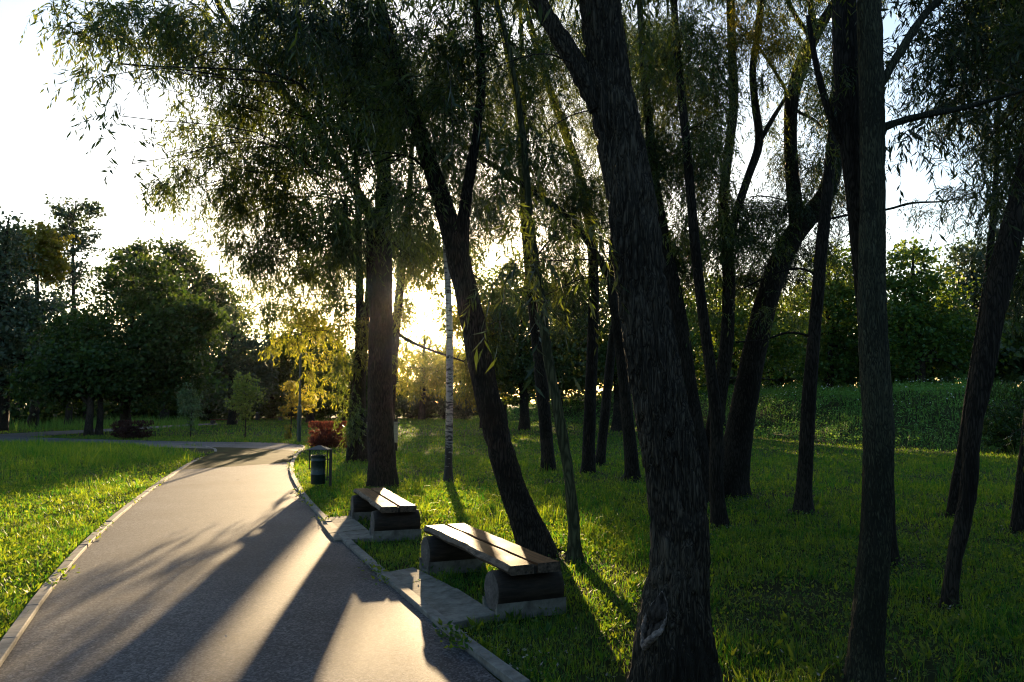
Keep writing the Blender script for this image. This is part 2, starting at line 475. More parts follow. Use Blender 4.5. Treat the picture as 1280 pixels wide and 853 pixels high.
# the older path far left
far_near = [gp(-120, 556), gp(0, 549.5), gp(60, 545.5), gp(110, 541.8), gp(180, 537.2), gp(240, 533.0), gp(272, 531.2)]
far_far = [gp(272, 529.6), gp(240, 530.8), gp(180, 534.2), gp(110, 538.0), gp(60, 540.2), gp(0, 543.5), gp(-120, 548)]
far_poly = np.array([[p.x, p.y, 0] for p in far_near + far_far])
poly_face_obj('far_path', far_poly, 0.028, M['asphalt'])
# gravel shoulder in the fork
gr = [gp(272, 565), gp(262, 571.5), gp(247, 571), (gp(225, 566)), gp(190, 560), gp(165, 557.8), gp(178, 555.6), gp(225, 557.5), gp(255, 559.5), gp(268, 562)]
gr_poly = np.array([[p.x, p.y, 0] for p in gr])
poly_face_obj('gravel_shoulder', gr_poly, 0.034, M['gravel'])

def kerb(P, side, ln=1.0):
    """kerb stones end to end along polyline P (n,3)"""
    d = np.concatenate([[0], np.cumsum(np.linalg.norm(np.diff(P, axis=0), axis=1))])
    bm = bmesh.new()
    s = 0.0
    rr = random.Random(3)
    while s + ln < d[-1]:
        a = np.array([np.interp(s + 0.006, d, P[:, k]) for k in range(3)])
        b = np.array([np.interp(s + ln - 0.006, d, P[:, k]) for k in range(3)])
        t = (b - a) / np.linalg.norm(b - a); nrm = np.array([t[1], -t[0], 0]) * side
        zt_ = 0.055 + rr.uniform(-0.006, 0.006)
        sh = rr.uniform(-0.006, 0.006)
        r = [a + nrm * (sh), a + nrm * (0.095 + sh), b + nrm * (0.095 + sh * .3), b + nrm * (sh * .3)]
        lo = [bm.verts.new((p[0], p[1], -0.05)) for p in r]
        hi = [bm.verts.new((p[0], p[1], zt_)) for p in r]
        bm.faces.new(hi); bm.faces.new(lo[::-1])
        for k in range(4):
            bm.faces.new((lo[k], lo[(k + 1) % 4], hi[(k + 1) % 4], hi[k]))
        s += ln
    bmesh.ops.recalc_face_normals(bm, faces=bm.faces[:])
    bmesh.ops.bevel(bm, geom=bm.edges[:], offset=0.008, segments=1, affect='EDGES')
    o = bm_obj('kerb', bm, M['kerb'])
    tag(o, kind='structure')
kerb(Lpoly[:len(Lc) + 2], -1); kerb(Rpoly[:len(Rc) + 1], 1)

# ------------------------------------------------------------------ paving slabs by the benches
SLABS = []
def slab(px, label, zt_=0.05):
    P = [gp(*p) for p in px]
    bm = bmesh.new()
    c = sum(P, Vector()) / len(P)
    P = [c + (p - c) * 0.955 for p in P]
    lo = [bm.verts.new((p.x - c.x, p.y - c.y, -0.04)) for p in P]
    tilt = random.uniform(-0.006, 0.006)
    hi = [bm.verts.new((p.x - c.x, p.y - c.y, zt_ + tilt * k)) for k, p in enumerate(P)]
    bm.faces.new(hi); bm.faces.new(lo[::-1])
    n = len(P)
    for k in range(n): bm.faces.new((lo[k], lo[(k + 1) % n], hi[(k + 1) % n], hi[k]))
    bmesh.ops.recalc_face_normals(bm, faces=bm.faces[:])
    bmesh.ops.bevel(bm, geom=bm.edges[:], offset=0.006, segments=1, affect='EDGES')
    o = bm_obj('paving_slab', bm, M['concrete']); o.location = (c.x, c.y, 0)
    tag(o, label, 'paving slab', 'paving slabs in front of the benches')
    SLABS.append(np.array([[p.x, p.y, 0] for p in P]))
slab([(469, 724), (517, 714.5), (545, 728), (492, 740)], 'concrete slab before the near bench, farthest of its three, with a sun fleck')
slab([(492, 740), (545, 728), (571, 741), (517, 757)], 'pale worn concrete slab, middle one of three before the near bench')
slab([(517, 757), (571, 741), (624, 776), (553, 792)], 'big dark concrete slab, closest of three before the near bench')
slab([(397, 652), (440, 648), (447, 655), (402, 661)], 'grey slab before the second bench, farthest strip of its three')
slab([(402, 661), (447, 655), (460, 666), (410, 672)], 'middle grey slab of three before the second bench')
slab([(410, 672), (460, 666), (473, 677), (417, 680)], 'grey slab before the second bench, closest strip with a raised edge')

# ------------------------------------------------------------------ benches
def plank_obj(v0, v1, zb, th, L, parent, live, seed):
    ns = 40
    bm = bmesh.new(); rings = []
    for i in range(ns + 1):
        u = -L / 2 + L * i / ns
        e = 0.028 * noise.noise(Vector((u * 2.2, seed, 0))) + 0.012 * noise.noise(Vector((u * 9, seed, 3)))
        zz = 0.006 * noise.noise(Vector((u * 3, seed, 7)))
        if live:
            out_ = v0 + e
            sec = [(out_ + 0.02, zb), (out_ - 0.012 + e * 0.3, zb + th * 0.45), (out_ + 0.004, zb + th - 0.012), (out_ + 0.016, zb + th), (v1 - 0.005, zb + th), (v1, zb + th - 0.005), (v1, zb)]
        else:
            sec = [(v0, zb), (v0, zb + th - 0.005), (v0 + 0.005, zb + th), (v1 - 0.01 + e * 0.2, zb + th), (v1 + e * 0.2, zb + th - 0.01), (v1 + e * 0.2, zb)]
        rings.append([bm.verts.new((u, v, z + (zz if z > zb + th * .6 else 0))) for v, z in sec])
    k = len(rings[0])
    for i in range(ns):
        for j in range(k):
            f = bm.faces.new((rings[i][j], rings[i][(j + 1) % k], rings[i + 1][(j + 1) % k], rings[i + 1][j]))
            if live and j in (0, 1, 2): f.material_index = 1
    f = bm.faces.new(rings[0]); f.material_index = 1
    f = bm.faces.new(rings[-1][::-1]); f.material_index = 1
    bmesh.ops.recalc_face_normals(bm, faces=bm.faces[:])
    return bm_obj('plank', bm, [M['plank'], M['plank_edge']], parent)

def log_obj(u, parent):
    bm = bmesh.new(); ns, nl = 36, 14; R0 = 0.162; Lh = 0.29; rings = []
    for i in range(nl + 1):
        v = -Lh + 2 * Lh * i / nl
        ring = []
        for j in range(ns):
            a = 2 * math.pi * j / ns
            r = R0 * (1 + 0.03 * noise.noise(Vector((math.cos(a) * 2, math.sin(a) * 2, v * 2 + u)))) + 0.004 * noise.noise(Vector((math.cos(a) * 9, math.sin(a) * 9, v * 3)))
            if i in (0, nl): r -= 0.008
            ring.append(bm.verts.new((u + r * math.cos(a), v, 0.2 + r * math.sin(a))))
        rings.append(ring)
    for i in range(nl):
        for j in range(ns):
            bm.faces.new((rings[i][j], rings[i][(j + 1) % ns], rings[i + 1][(j + 1) % ns], rings[i + 1][j]))
    for ring, s in ((rings[0], -1), (rings[-1], 1)):
        c = bm.verts.new((u + 0.01, s * (Lh + 0.004), 0.205))
        for j in range(ns):
            f = bm.faces.new((ring[j], ring[(j + 1) % ns], c)); f.material_index = 1
    bmesh.ops.recalc_face_normals(bm, faces=bm.faces[:])
    o = bm_obj('log_support', bm, [M['log'], M['log_end']], parent, True)
    for p in o.data.polygons:
        if p.material_index == 1: p.use_smooth = False
    return o

def rings_mat():
    m, t = newmat('log_end_grain')
    o = N(t, 'ShaderNodeOutputMaterial'); tcn = N(t, 'ShaderNodeTexCoord')
    nz = N(t, 'ShaderNodeTexNoise', Scale=9.0, Detail=6.0); t.links.new(tcn.outputs['Object'], nz.inputs['Vector'])
    n2 = N(t, 'ShaderNodeTexNoise', Scale=45.0, Detail=4.0); t.links.new(tcn.outputs['Object'], n2.inputs['Vector'])
    a = N(t, 'ShaderNodeMath', operation='MULTIPLY'); t.links.new(nz.outputs[0], a.inputs[0]); t.links.new(n2.outputs[0], a.inputs[1])
    col = ramp(t, a.outputs[0], [(0.12, (0.028, 0.024, 0.023)), (0.42, (0.12, 0.105, 0.10))])
    p = N(t, 'ShaderNodeBsdfPrincipled', Roughness=0.85); t.links.new(col, p.inputs['Base Color'])
    b = N(t, 'ShaderNodeBump', Strength=0.7, Distance=0.01); t.links.new(a.outputs[0], b.inputs['Height']); t.links.new(b.outputs[0], p.inputs['Normal'])
    t.links.new(p.outputs[0], o.inputs[0]); return m
M['log_end'] = rings_mat()

def base_obj(u, parent):
    """concrete cradle: box whose top is hollowed to the round of the log"""
    bm = bmesh.new(); hw = 0.155; zt_ = 0.13; prof = [(-hw, -0.05), (-hw, zt_), (-0.148, zt_)]
    r = 0.172
    for k in range(13):
        x = -0.14 + 0.28 * k / 12
        z = 0.2 - math.sqrt(r * r - x * x)
        prof.append((x, min(z, zt_)))
    prof += [(0.148, zt_), (hw, zt_), (hw, -0.05)]
    Lh = 0.305
    A = [bm.verts.new((u + x, -Lh, z)) for x, z in prof]; B = [bm.verts.new((u + x, Lh, z)) for x, z in prof]
    n = len(prof)
    for k in range(n): bm.faces.new((A[k], A[(k + 1) % n], B[(k + 1) % n], B[k]))
    bm.faces.new(A); bm.faces.new(B[::-1])
    bmesh.ops.recalc_face_normals(bm, faces=bm.faces[:])
    return bm_obj('concrete_base', bm, M['concrete'], parent)

def make_bench(label):
    root = empty('park_bench'); tag(root, label, 'bench', 'log benches with plank seats')
    L = 2.25
    plank_obj(-0.22, -0.016, 0.357, 0.078, L, root, True, 1.7)
    plank_obj(0.018, 0.22, 0.357, 0.076, L, root, False, 5.2)
    bm = bmesh.new(); bmesh.ops.create_cube(bm, size=1, matrix=__import__('mathutils').Matrix.Translation((L / 2 - 0.028, 0.002, 0.388)) @ __import__('mathutils').Matrix.Diagonal((0.05, 0.030, 0.062, 1)))
    bm_obj('spacer', bm, M['log'], root)
    for u in (-0.90, 0.90):
        log_obj(u, root); base_obj(u, root)
    return root

# local x runs towards the camera end; local -y faces the path
bench = make_bench('log bench with two broad sunlit planks, closest to the camera beside the leaning tree')
def place_bench(o, near, far, c=None):
    d = Vector((far[0] - near[0], far[1] - near[1]))
    o.location = ((near[0] + far[0]) / 2, (near[1] + far[1]) / 2, 0)
    o.rotation_euler = (0, 0, math.atan2(-d.y, -d.x))
n1, f1 = (0.185, 6.45), (-0.695, 8.5)
n2_, f2_ = (-1.38, 9.95), (-2.17, 12.2)
place_bench(bench, n1, f1)
b2 = copy_tree(bench); place_bench(b2, n2_, f2_)
b2['label'] = 'log bench with two sunlit planks, farther one, in front of the dark upright trunk'
b3 = copy_tree(bench); p = gp(280, 530.5); b3.location = p; b3.rotation_euler = (0, 0, math.radians(186))
b3['label'] = 'small distant bench on the far lawn between the two left saplings'
b4 = copy_tree(bench); p = gp(362, 526); b4.location = p; b4.rotation_euler = (0, 0, math.radians(180))
b4['label'] = 'faint distant bench at the dark wood edge behind the golden sapling'

# ------------------------------------------------------------------ litter bin, lamp, board
def cyl(bm, p0, p1, r, n=12, r2=None):
    V, Q, P, R = tube([p0, p1], [r, r if r2 is None else r2], n, 1)
    vs = [bm.verts.new(v) for v in V]
    for q in Q: bm.faces.new([vs[k] for k in q])
    bm.faces.new([vs[k] for k in range(n)][::-1]); bm.faces.new([vs[len(vs) - n + k] for k in range(n)])

def box(bm, c, s):
    from mathutils import Matrix
    bmesh.ops.create_cube(bm, size=1, matrix=Matrix.Translation(c) @ Matrix.Diagonal((*s, 1)))

def make_bin(label):
    root = empty('litter_bin'); tag(root, label, 'litter bin')
    # local origin: foot of the post; drum hangs to the left of it
    bm = bmesh.new(); box(bm, (0, 0, 0.40), (0.05, 0.05, 0.80)); bm_obj('post', bm, M['black_metal'], root)
    cx = -0.245
    bm = bmesh.new(); n = 32
    prof = [(0.0, 0.115), (0.135, 0.115), (0.142, 0.125), (0.142, 0.29), (0.147, 0.295), (0.147, 0.315), (0.142, 0.32), (0.142, 0.56), (0.147, 0.565), (0.147, 0.585), (0.142, 0.59), (0.142, 0.66), (0.150, 0.668), (0.150, 0.685), (0.136, 0.685), (0.132, 0.5), (0.132, 0.14), (0, 0.14)]
    rings = []
    for r, z in prof:
        rings.append([bm.verts.new((cx + r * math.cos(2 * math.pi * k / n), r * math.sin(2 * math.pi * k / n), z)) for k in range(n)] if r > 0 else [bm.verts.new((cx, 0, z))])
    for a, b in zip(rings[:-1], rings[1:]):
        for k in range(n):
            k2 = (k + 1) % n
            if len(a) == 1: bm.faces.new((a[0], b[k2], b[k]))
            elif len(b) == 1: bm.faces.new((a[k], a[k2], b[0]))
            else: bm.faces.new((a[k], a[k2], b[k2], b[k]))
    bmesh.ops.recalc_face_normals(bm, faces=bm.faces[:])
    o = bm_obj('drum', bm, M['darkgreen'], root, True)
    # little hipped roof
    bm = bmesh.new()
    w_, d_ = 0.21, 0.17
    e = [bm.verts.new((cx + 0.01 + sx * w_, sy * d_, 0.80)) for sx, sy in ((-1, -1), (1, -1), (1, 1), (-1, 1))]
    e2 = [bm.verts.new((cx + 0.01 + sx * w_, sy * d_, 0.785)) for sx, sy in ((-1, -1), (1, -1), (1, 1), (-1, 1))]
    a0 = bm.verts.new((cx - 0.02, 0, 0.875)); a1 = bm.verts.new((cx + 0.04, 0, 0.875))
    bm.faces.new((e[0], e[1], a1, a0)); bm.faces.new((e[2], e[3], a0, a1)); bm.faces.new((e[1], e[2], a1)); bm.faces.new((e[3], e[0], a0))
    for k in range(4): bm.faces.new((e2[k], e2[(k + 1) % 4], e[(k + 1) % 4], e[k]))
    bm.faces.new(e2[::-1]); bmesh.ops.recalc_face_normals(bm, faces=bm.faces[:])
    bm_obj('roof', bm, M['black_metal'], root)
    for x0, zl in ((cx - 0.175, 0.40), (cx + 0.178, 0.18)):
        bm = bmesh.new(); cyl(bm, (x0, 0, zl), (x0, 0, 0.79), 0.013, 8)
        s_ = 1 if x0 < cx else -1
        cyl(bm, (x0, 0, zl + 0.02), (x0 + s_ * 0.04, 0, zl + 0.02), 0.010, 8)
        cyl(bm, (x0, 0, 0.60), (x0 + s_ * 0.035, 0, 0.60), 0.010, 8)
        bm_obj('hanger_rod', bm, M['black_metal'], root)
    for zb in (0.60, 0.25):
        bm = bmesh.new(); box(bm, (-0.04, 0, zb), (0.07, 0.03, 0.03)); bm_obj('bracket', bm, M['black_metal'], root)
    return root
lb = make_bin('dark green drum litter bin with small pitched roof beside the path kerb')
lb.location = gp(412.7, 612.5)
lb2 = copy_tree(lb); lb2.location = gp(324, 527); lb2.scale = (1, 1, 1); lb2.rotation_euler = (0, 0, 0.6)
lb2['label'] = 'tiny distant litter bin at the wood edge right of the far bench'

root = empty('street_lamp', gp(373.5, 553.5)); tag(root, 'dark green lamp post standing by the bend of the path among leaves', 'lamp post')
bm = bmesh.new(); cyl(bm, (0, 0, -0.05), (0, 0, 1.55), 0.092, 14); cyl(bm, (0, 0, 1.55), (0, 0, 1.65), 0.092, 14, 0.055); bm_obj('base_section', bm, M['darkgreen'], root)
bm = bmesh.new(); cyl(bm, (0, 0, 1.65), (0, 0, 4.7), 0.055, 12, 0.042); bm_obj('pole', bm, M['darkgreen'], root)
bm = bmesh.new(); cyl(bm, (0, 0, 4.7), (0, 0, 4.78), 0.09, 14); cyl(bm, (0, 0, 5.12), (0, 0, 5.22), 0.24, 18, 0.05)
for k in range(4):
    a = k * math.pi / 2 + 0.4
    cyl(bm, (0.08 * math.cos(a), 0.08 * math.sin(a), 4.78), (0.20 * math.cos(a), 0.20 * math.sin(a), 5.12), 0.008, 6)
bm_obj('lantern', bm, M['black_metal'], root)

# information board between trunks
ib = empty('notice_board', at(463, 562, 27.2)); ib.location.z = 0
tag(ib, 'pale wooden notice board half hidden behind the dark upright trunk', 'notice board')
bm = bmesh.new(); box(bm, (0.36, 0, 0.72), (1.12, 0.05, 0.66)); bm_obj('panel', bm, M['board'], ib)
for x0 in (-0.16, 0.86):
    bm = bmesh.new(); box(bm, (x0, 0.06, 0.6), (0.09, 0.07, 1.2)); bm_obj('post', bm, M['log'], ib)
bm = bmesh.new()
V, Q, _, _ = tube([(-0.16, -0.04, 0.62), (0.25, -0.05, 0.12)], [0.03, 0.03], 4, 1); vs = [bm.verts.new(v) for v in V]
for q_ in Q: bm.faces.new([vs[k] for k in q_])
bm_obj('brace', bm, M['log'], ib)
bm = bmesh.new(); box(bm, (0.36, 0, 1.07), (1.24, 0.10, 0.035)); bm_obj('cap_rail', bm, M['board'], ib)

# ------------------------------------------------------------------ foliage
def leaves_from(P, D, Nn, L, Wd):
    """rhombic leaves: base P, direction D, width axis from normal Nn; returns verts (n*4,3), quads"""
    S = unit(np.cross(D, Nn))
    n = len(P)
    L = np.asarray(L).reshape(-1, 1); Wd = np.asarray(Wd).reshape(-1, 1)
    mid = P + D * L * 0.42
    V = np.empty((n, 4, 3))
    V[:, 0] = P; V[:, 1] = mid + S * Wd * 0.5; V[:, 2] = P + D * L; V[:, 3] = mid - S * Wd * 0.5
    V[:, 2] += np.cross(S, D) * L * 0.10
    idx = np.arange(n * 4).reshape(n, 4)
    return V.reshape(-1, 3), idx

def willow_sprays(g, P0, leaf=0.10, length=(0.35, 0.8), nl=14, droop=1.0, aspect=0.17, mi=0, twig_mi=1, twig_w=0.004, rng=RNG):
    n = len(P0)
    if n == 0: return
    az = rng.uniform(0, 2 * math.pi, n)
    Ls = rng.uniform(*length, n)
    outd = np.stack([np.cos(az), np.sin(az), rng.normal(0.1, 0.35, n)], -1)
    dn = np.array([0, 0, -1.0])
    t = (np.arange(nl) + 0.5) / nl
    k = droop * rng.uniform(0.5, 1.2, n)
    # p(t) = p0 + L*(out*(t - .45 k t^2) + down*k*.75*t^1.7)
    def pos(tt):
        tt = tt[None, :, None]
        kk = k[:, None, None]
        return P0[:, None, :] + Ls[:, None, None] * (outd[:, None, :] * (tt * 0.75 - 0.33 * np.minimum(kk, 1.1) * tt ** 2) + dn * kk * 0.75 * tt ** 1.7)
    Pp = pos(t); T = unit(pos(t + 0.02) - pos(t - 0.02))
    rnd = rng.normal(0, 1, (n, nl, 3))
    side = unit(np.cross(T, rnd))
    D = unit(T * 0.75 + side * rng.uniform(0.35, 0.95, (n, nl, 1)) + dn * 0.25)
    Nn = rng.normal(0, 1, (n, nl, 3)) + np.array([0, 0, 0.6])
    Lf = leaf * rng.uniform(0.6, 1.2, (n, nl))
    keep = rng.random((n, nl)) < 0.9
    V, Fq = leaves_from(Pp[keep], D[keep], Nn[keep], Lf[keep], Lf[keep] * aspect * rng.uniform(0.8, 1.3, keep.sum()))
    g.add(V, Fq, mi)
    if twig_w:
        tt = np.array([0, 0.35, 0.7, 1.0]); Q = pos(tt)
        a = unit(np.cross(unit(Q[:, -1] - Q[:, 0]), rng.normal(0, 1, (n, 3))))
        wv = (np.array([1, 0.8, 0.55, 0.25]) * twig_w)[None, :, None] * a[:, None, :]
        VV = np.stack([Q - wv * 0.5, Q + wv * 0.5], 2).reshape(-1, 3)
        base = (np.arange(n) * 8)[:, None]
        fq = np.concatenate([base + np.array([[0, 1, 3, 2]]) + 2 * s for s in range(3)], 0)
        g.add(VV, fq, twig_mi)

def blob_points(c, r, n, clumps, rng=RNG, frac=0.85):
    """clumpy random points in an ellipsoid centred c with radii r"""
    c = np.array(c); r = np.array(r)
    k = max(3, clumps)
    cc = unit(rng.normal(0, 1, (k, 3))) * (rng.random((k, 1)) ** (1 / 2.2)) * r
    m = int(n * frac)
    wts = rng.uniform(0.2, 1.6, k); wts /= wts.sum()
    pick = rng.choice(k, m, p=wts)
    a = cc[pick] + rng.normal(0, 0.15, (m, 3)) * r
    b = unit(rng.normal(0, 1, (n - m, 3))) * (rng.random((n - m, 1)) ** (1 / 2.6)) * r
    return c + np.concatenate([a, b]), c + cc

TREES = []
BASES = []
LAI = 1.75
def px_blob(px, py, Y, rx, ry, rd=None):
    c = at(px, py, Y); s = Y / F
    return (c.x, c.y, c.z), (rx * s, rd if rd else min(1.8, 0.8 * max(rx, ry) * s), ry * s)

def stem_pts(st, Y, base=False):
    """st: list of (px,py,width_px[,dY]) -> pts, radii"""
    P = []; R = []
    for k, s in enumerate(st):
        yy = Y + (s[3] if len(s) > 3 else 0)
        p = at(s[0], s[1], yy)
        if base and k == 0: p.z = min(p.z, -0.12) if p.z < 0.3 else p.z - 0.15
        P.append(p[:]); R.append(s[2] * yy / F / 2)
    return P, R

def tree(label, Y, stems, blobs, bark='bark', leaf='willow', leaf_len=0.10, sides=14, furrow=0.0, freq=9, flare=0.4, name='willow_tree', lai=1.6, droop=1.0, group='willow trees in the grove', cat='tree', nl=14, zs=0.22, wob=0.06, spl=(3.2, 7.5), ground_z=0, twigs=True, sub=5, aspect=0.17, branch_r=0.014):
    """stems: first is the trunk, others are limbs; blobs: (px,py,Y,rx,ry,density[,leaf key])"""
    b0 = at(stems[0][0][0], stems[0][0][1], Y)
    root = empty(name, (b0.x, b0.y, ground_z)); tag(root, label, cat, group)
    off = np.array([b0.x, b0.y, ground_z])
    skel = []
    for k, st in enumerate(stems):
        P, R = stem_pts(st, Y, k == 0)
        V, Q, PP, RR = tube(P, R, sides if k == 0 else max(8, sides * 2 // 3), sub if k == 0 else 4, furrow if k == 0 else furrow * 0.6, freq, flare if k == 0 else 0, Y + k, zs, wob)
        skel.append(np.column_stack([PP, RR]))
        if k == 0: BASES.append((b0.x, Y, R[0]))
        gg = Geo(); gg.add(V - off, Q)
        link('trunk' if k == 0 else 'limb', gg.mesh('trunk' if k == 0 else 'limb', True), root, [M[bark]])
    S = np.concatenate(skel)
    if blobs:
        mats = [M[leaf], M[bark]]
        keys = {leaf: 0}
        g = Geo()
        for b in blobs:
            px, py, by, rx, ry, dens = b[:6]
            lk = b[6] if len(b) > 6 else leaf
            if lk not in keys: keys[lk] = len(mats); mats.append(M[lk])
            ll = leaf_len * (b[7] if len(b) > 7 else 1.0)
            c, r = px_blob(px, py, by, rx, ry)
            area = math.pi * r[0] * r[2]
            per = nl * ll * ll * aspect * 0.5 * 0.62
            n = max(3, int(lai * dens * area / per * LAI))
            pts, cc = blob_points(c, r, n, int(4 + n / 22))
            willow_sprays(g, pts - off, ll, (ll * spl[0], ll * spl[1]), nl, droop, mi=keys[lk], aspect=aspect, twig_w=0.006 if twigs else 0)
            if twigs:
                # a bough from the nearest suitable stem point to the clump, then twigs to its sub-clumps
                cv = np.array(c)
                dd = np.linalg.norm(S[:, :3] - cv, axis=1) + np.where(S[:, 2] > cv[2] + 0.4, 2.0, 0)
                j = int(np.argmin(dd)); s0 = S[j]
                ln = np.linalg.norm(cv - s0[:3])
                if ln > 0.25:
                    mid = (s0[:3] * 0.5 + cv * 0.5) + np.array([0, 0, 0.12 * ln]) + RNG.normal(0, 0.06 * ln, 3)
                    r0 = min(s0[3] * 0.5, (branch_r * .8 + 0.0032 * ln) * (0.4 if dens < .25 else 1))
                    V, Q, _, _ = tube([s0[:3], mid, cv], [r0, r0 * 0.7, r0 * 0.4], 6, 5); g.add(V - off, Q, 1)
                    anchor = [s0[:3] * 0.4 + mid * 0.6, mid, mid * 0.5 + cv * 0.5, cv]
                else: anchor = [cv]; r0 = branch_r
                for q_ in cc[: min(len(cc), 14)]:
                    a0 = anchor[RNG.integers(len(anchor))]
                    m2 = (a0 + q_) / 2 + RNG.normal(0, 0.08, 3) * np.linalg.norm(q_ - a0) + np.array([0, 0, 0.08])
                    V, Q, _, _ = tube([a0, m2, q_], [r0 * 0.4, r0 * 0.3, r0 * 0.12], 4, 3); g.add(V - off, Q, 1)
        cr = link('crown', g.mesh('crown'), root, mats)
    TREES.append(root)
    return root

def Yb(py): return 1.7 * F / (py - 505.0) if py > 506 else 60

# ------------------------------------------------------------------ the grove
# upright trunk behind the second bench, forked, with the wide crown over the path
tree('dark upright forked willow behind the second bench, its crown hanging over the path', Yb(609),
     [[(478, 613, 38), (478, 590, 35), (476, 540, 33), (475, 470, 31), (476, 410, 30), (478, 340, 25), (479, 260, 22), (480, 170, 18), (478, 70, 15), (474, -40, 11), (470, -160, 6)],
      [(474, 418, 22), (468, 375, 15), (463, 320, 13), (462, 268, 13), (446, 238, 12), (415, 190, 11), (380, 145, 10), (350, 112, 10), (318, 78, 8), (298, 48, 8), (275, 10, 7), (255, -40, 5)],
      [(350, 114, 5), (320, 103, 4), (290, 90, 3), (255, 72, 2.4), (225, 60, 1.6), (180, 40, .8)],
      [(415, 190, 4), (370, 175, 3), (320, 162, 2.4), (270, 140, 1.6), (235, 125, .8)]],
     [(430, 90, 15, 80, 90, 1.25), (360, 50, 14, 80, 60, 1.2), (400, 180, 15, 70, 60, 1.0), (320, 130, 15, 70, 60, .8), (270, 50, 13.5, 75, 55, .9), (200, 35, 12, 70, 45, .85),
      (130, 22, 11, 60, 36, .75), (150, 80, 10.5, 55, 36, .34), (150, 145, 9.5, 30, 40, .13, 'willow', 1.0), (165, 205, 9.2, 30, 22, .07), (228, 200, 14.5, 34, 36, .45), (255, 150, 15, 50, 45, .4), (290, 250, 16, 52, 44, .75), (340, 225, 16, 60, 50, .8),
      (310, 310, 17, 38, 34, .7), (345, 330, 17.5, 40, 34, .6), (235, 235, 15.5, 40, 30, .5), (270, 285, 16.5, 26, 26, .35), (420, 330, 17.5, 45, 34, .6), (440, 300, 16, 40, 40, .7), (300, 190, 15, 60, 40, .6), (500, 320, 19, 30, 40, .6), (530, 300, 20, 40, 34, .7), (370, 290, 17, 60, 46, .9), (430, 260, 15.5, 50, 60, .85), (480, 130, 15, 50, 120, 1.0), (500, 250, 17.5, 36, 60, .8),
      (390, -90, 15, 180, 80, .8), (210, -60, 12, 130, 50, .7), (480, -120, 16, 90, 100, .7)],
     sides=20, furrow=0.02, freq=12, flare=.18, leaf_len=0.13, aspect=.2)

# leaning, forked trunk beside the near bench
tree('leaning forked willow trunk rising beside the near bench', Yb(690),
     [[(674, 698, 50), (668, 678, 42), (652, 640, 36), (634, 590, 34), (618, 530, 33), (603, 465, 33), (590, 400, 32), (578, 345, 31), (566, 295, 29), (551, 245, 25), (530, 185, 22), (508, 115, 19), (488, 50, 16), (470, -20, 13), (450, -120, 8)],
      [(576, 318, 22), (580, 270, 16), (588, 215, 15), (597, 160, 13), (602, 100, 12), (598, 40, 11), (592, -30, 9), (588, -120, 6)]],
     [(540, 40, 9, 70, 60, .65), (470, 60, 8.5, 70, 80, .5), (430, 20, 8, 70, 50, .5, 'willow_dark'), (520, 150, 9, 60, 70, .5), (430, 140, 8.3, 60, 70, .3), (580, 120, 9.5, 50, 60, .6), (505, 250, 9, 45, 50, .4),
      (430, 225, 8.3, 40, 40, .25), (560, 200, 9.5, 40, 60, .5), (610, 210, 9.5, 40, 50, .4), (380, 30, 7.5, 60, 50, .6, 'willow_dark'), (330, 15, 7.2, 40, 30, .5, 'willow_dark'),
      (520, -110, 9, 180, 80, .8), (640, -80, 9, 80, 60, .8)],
     sides=24, furrow=0.022, freq=13, leaf_len=0.11)

tree('slender curving greenish sapling-thick willow right of the leaning trunk', Yb(697),
     [[(718, 702, 24), (718, 680, 17), (716, 640, 15), (711, 595, 14), (703, 545, 14), (693, 490, 13), (684, 440, 13), (678, 390, 13), (672, 345, 12), (664, 290, 11), (658, 220, 9), (650, 140, 8), (636, 60, 6), (620, 0, 5), (600, -80, 3)]],
     [(640, 60, 9, 45, 60, .5), (668, 150, 9, 40, 60, .5), (655, 270, 8.2, 34, 40, .25), (700, 300, 8, 45, 40, .35), (640, 345, 8, 28, 34, .18), (620, -60, 9, 80, 50, .8)],
     bark='bark_green', sides=14, furrow=0.006, freq=20, leaf_len=0.12)

tree('thin straight dark willow behind the curving greenish one', Yb(588),
     [[(685, 592, 19), (684, 560, 16), (678, 490, 16), (671, 420, 15), (664, 350, 15), (658, 280, 14), (654, 200, 13), (648, 130, 12), (634, 60, 10), (620, 0, 8), (600, -90, 4)],
      [(654, 200, 7), (655, 120, 7), (652, 50, 6), (648, -40, 4)]],
     [(640, 130, 19, 55, 80, .8), (690, 60, 19, 55, 60, .7), (620, 250, 19, 45, 60, .7), (690, 230, 19, 40, 70, .7), (620, -80, 19, 110, 70, .9)],
     sides=12)
tree('thin dark willow left of the big foreground trunk, top bending left', Yb(590),
     [[(735, 594, 18), (736, 560, 16), (738, 500, 15), (741, 420, 14), (742, 340, 13), (736, 270, 12), (722, 212, 12), (706, 165, 11), (694, 130, 10), (680, 90, 9), (664, 35, 8), (650, -30, 6), (640, -100, 3)]],
     [(715, 130, 19, 50, 70, .7), (740, 250, 19, 45, 70, .9), (700, 330, 19.5, 45, 50, .7), (660, -40, 19, 80, 60, .8), (720, 380, 21, 40, 40, .5, 'willow_dark')],
     sides=12)
tree('very thin dark willow slanting right, tight beside another thin trunk', Yb(581),
     [[(749, 586, 14), (753, 550, 12), (758, 500, 12), (764, 440, 11), (772, 370, 9), (784, 290, 7), (796, 210, 6), (806, 120, 5), (812, 20, 3)]],
     [(790, 200, 21, 50, 80, .9), (810, 80, 21, 60, 70, .7), (800, 330, 21, 50, 50, .6)], sides=10)
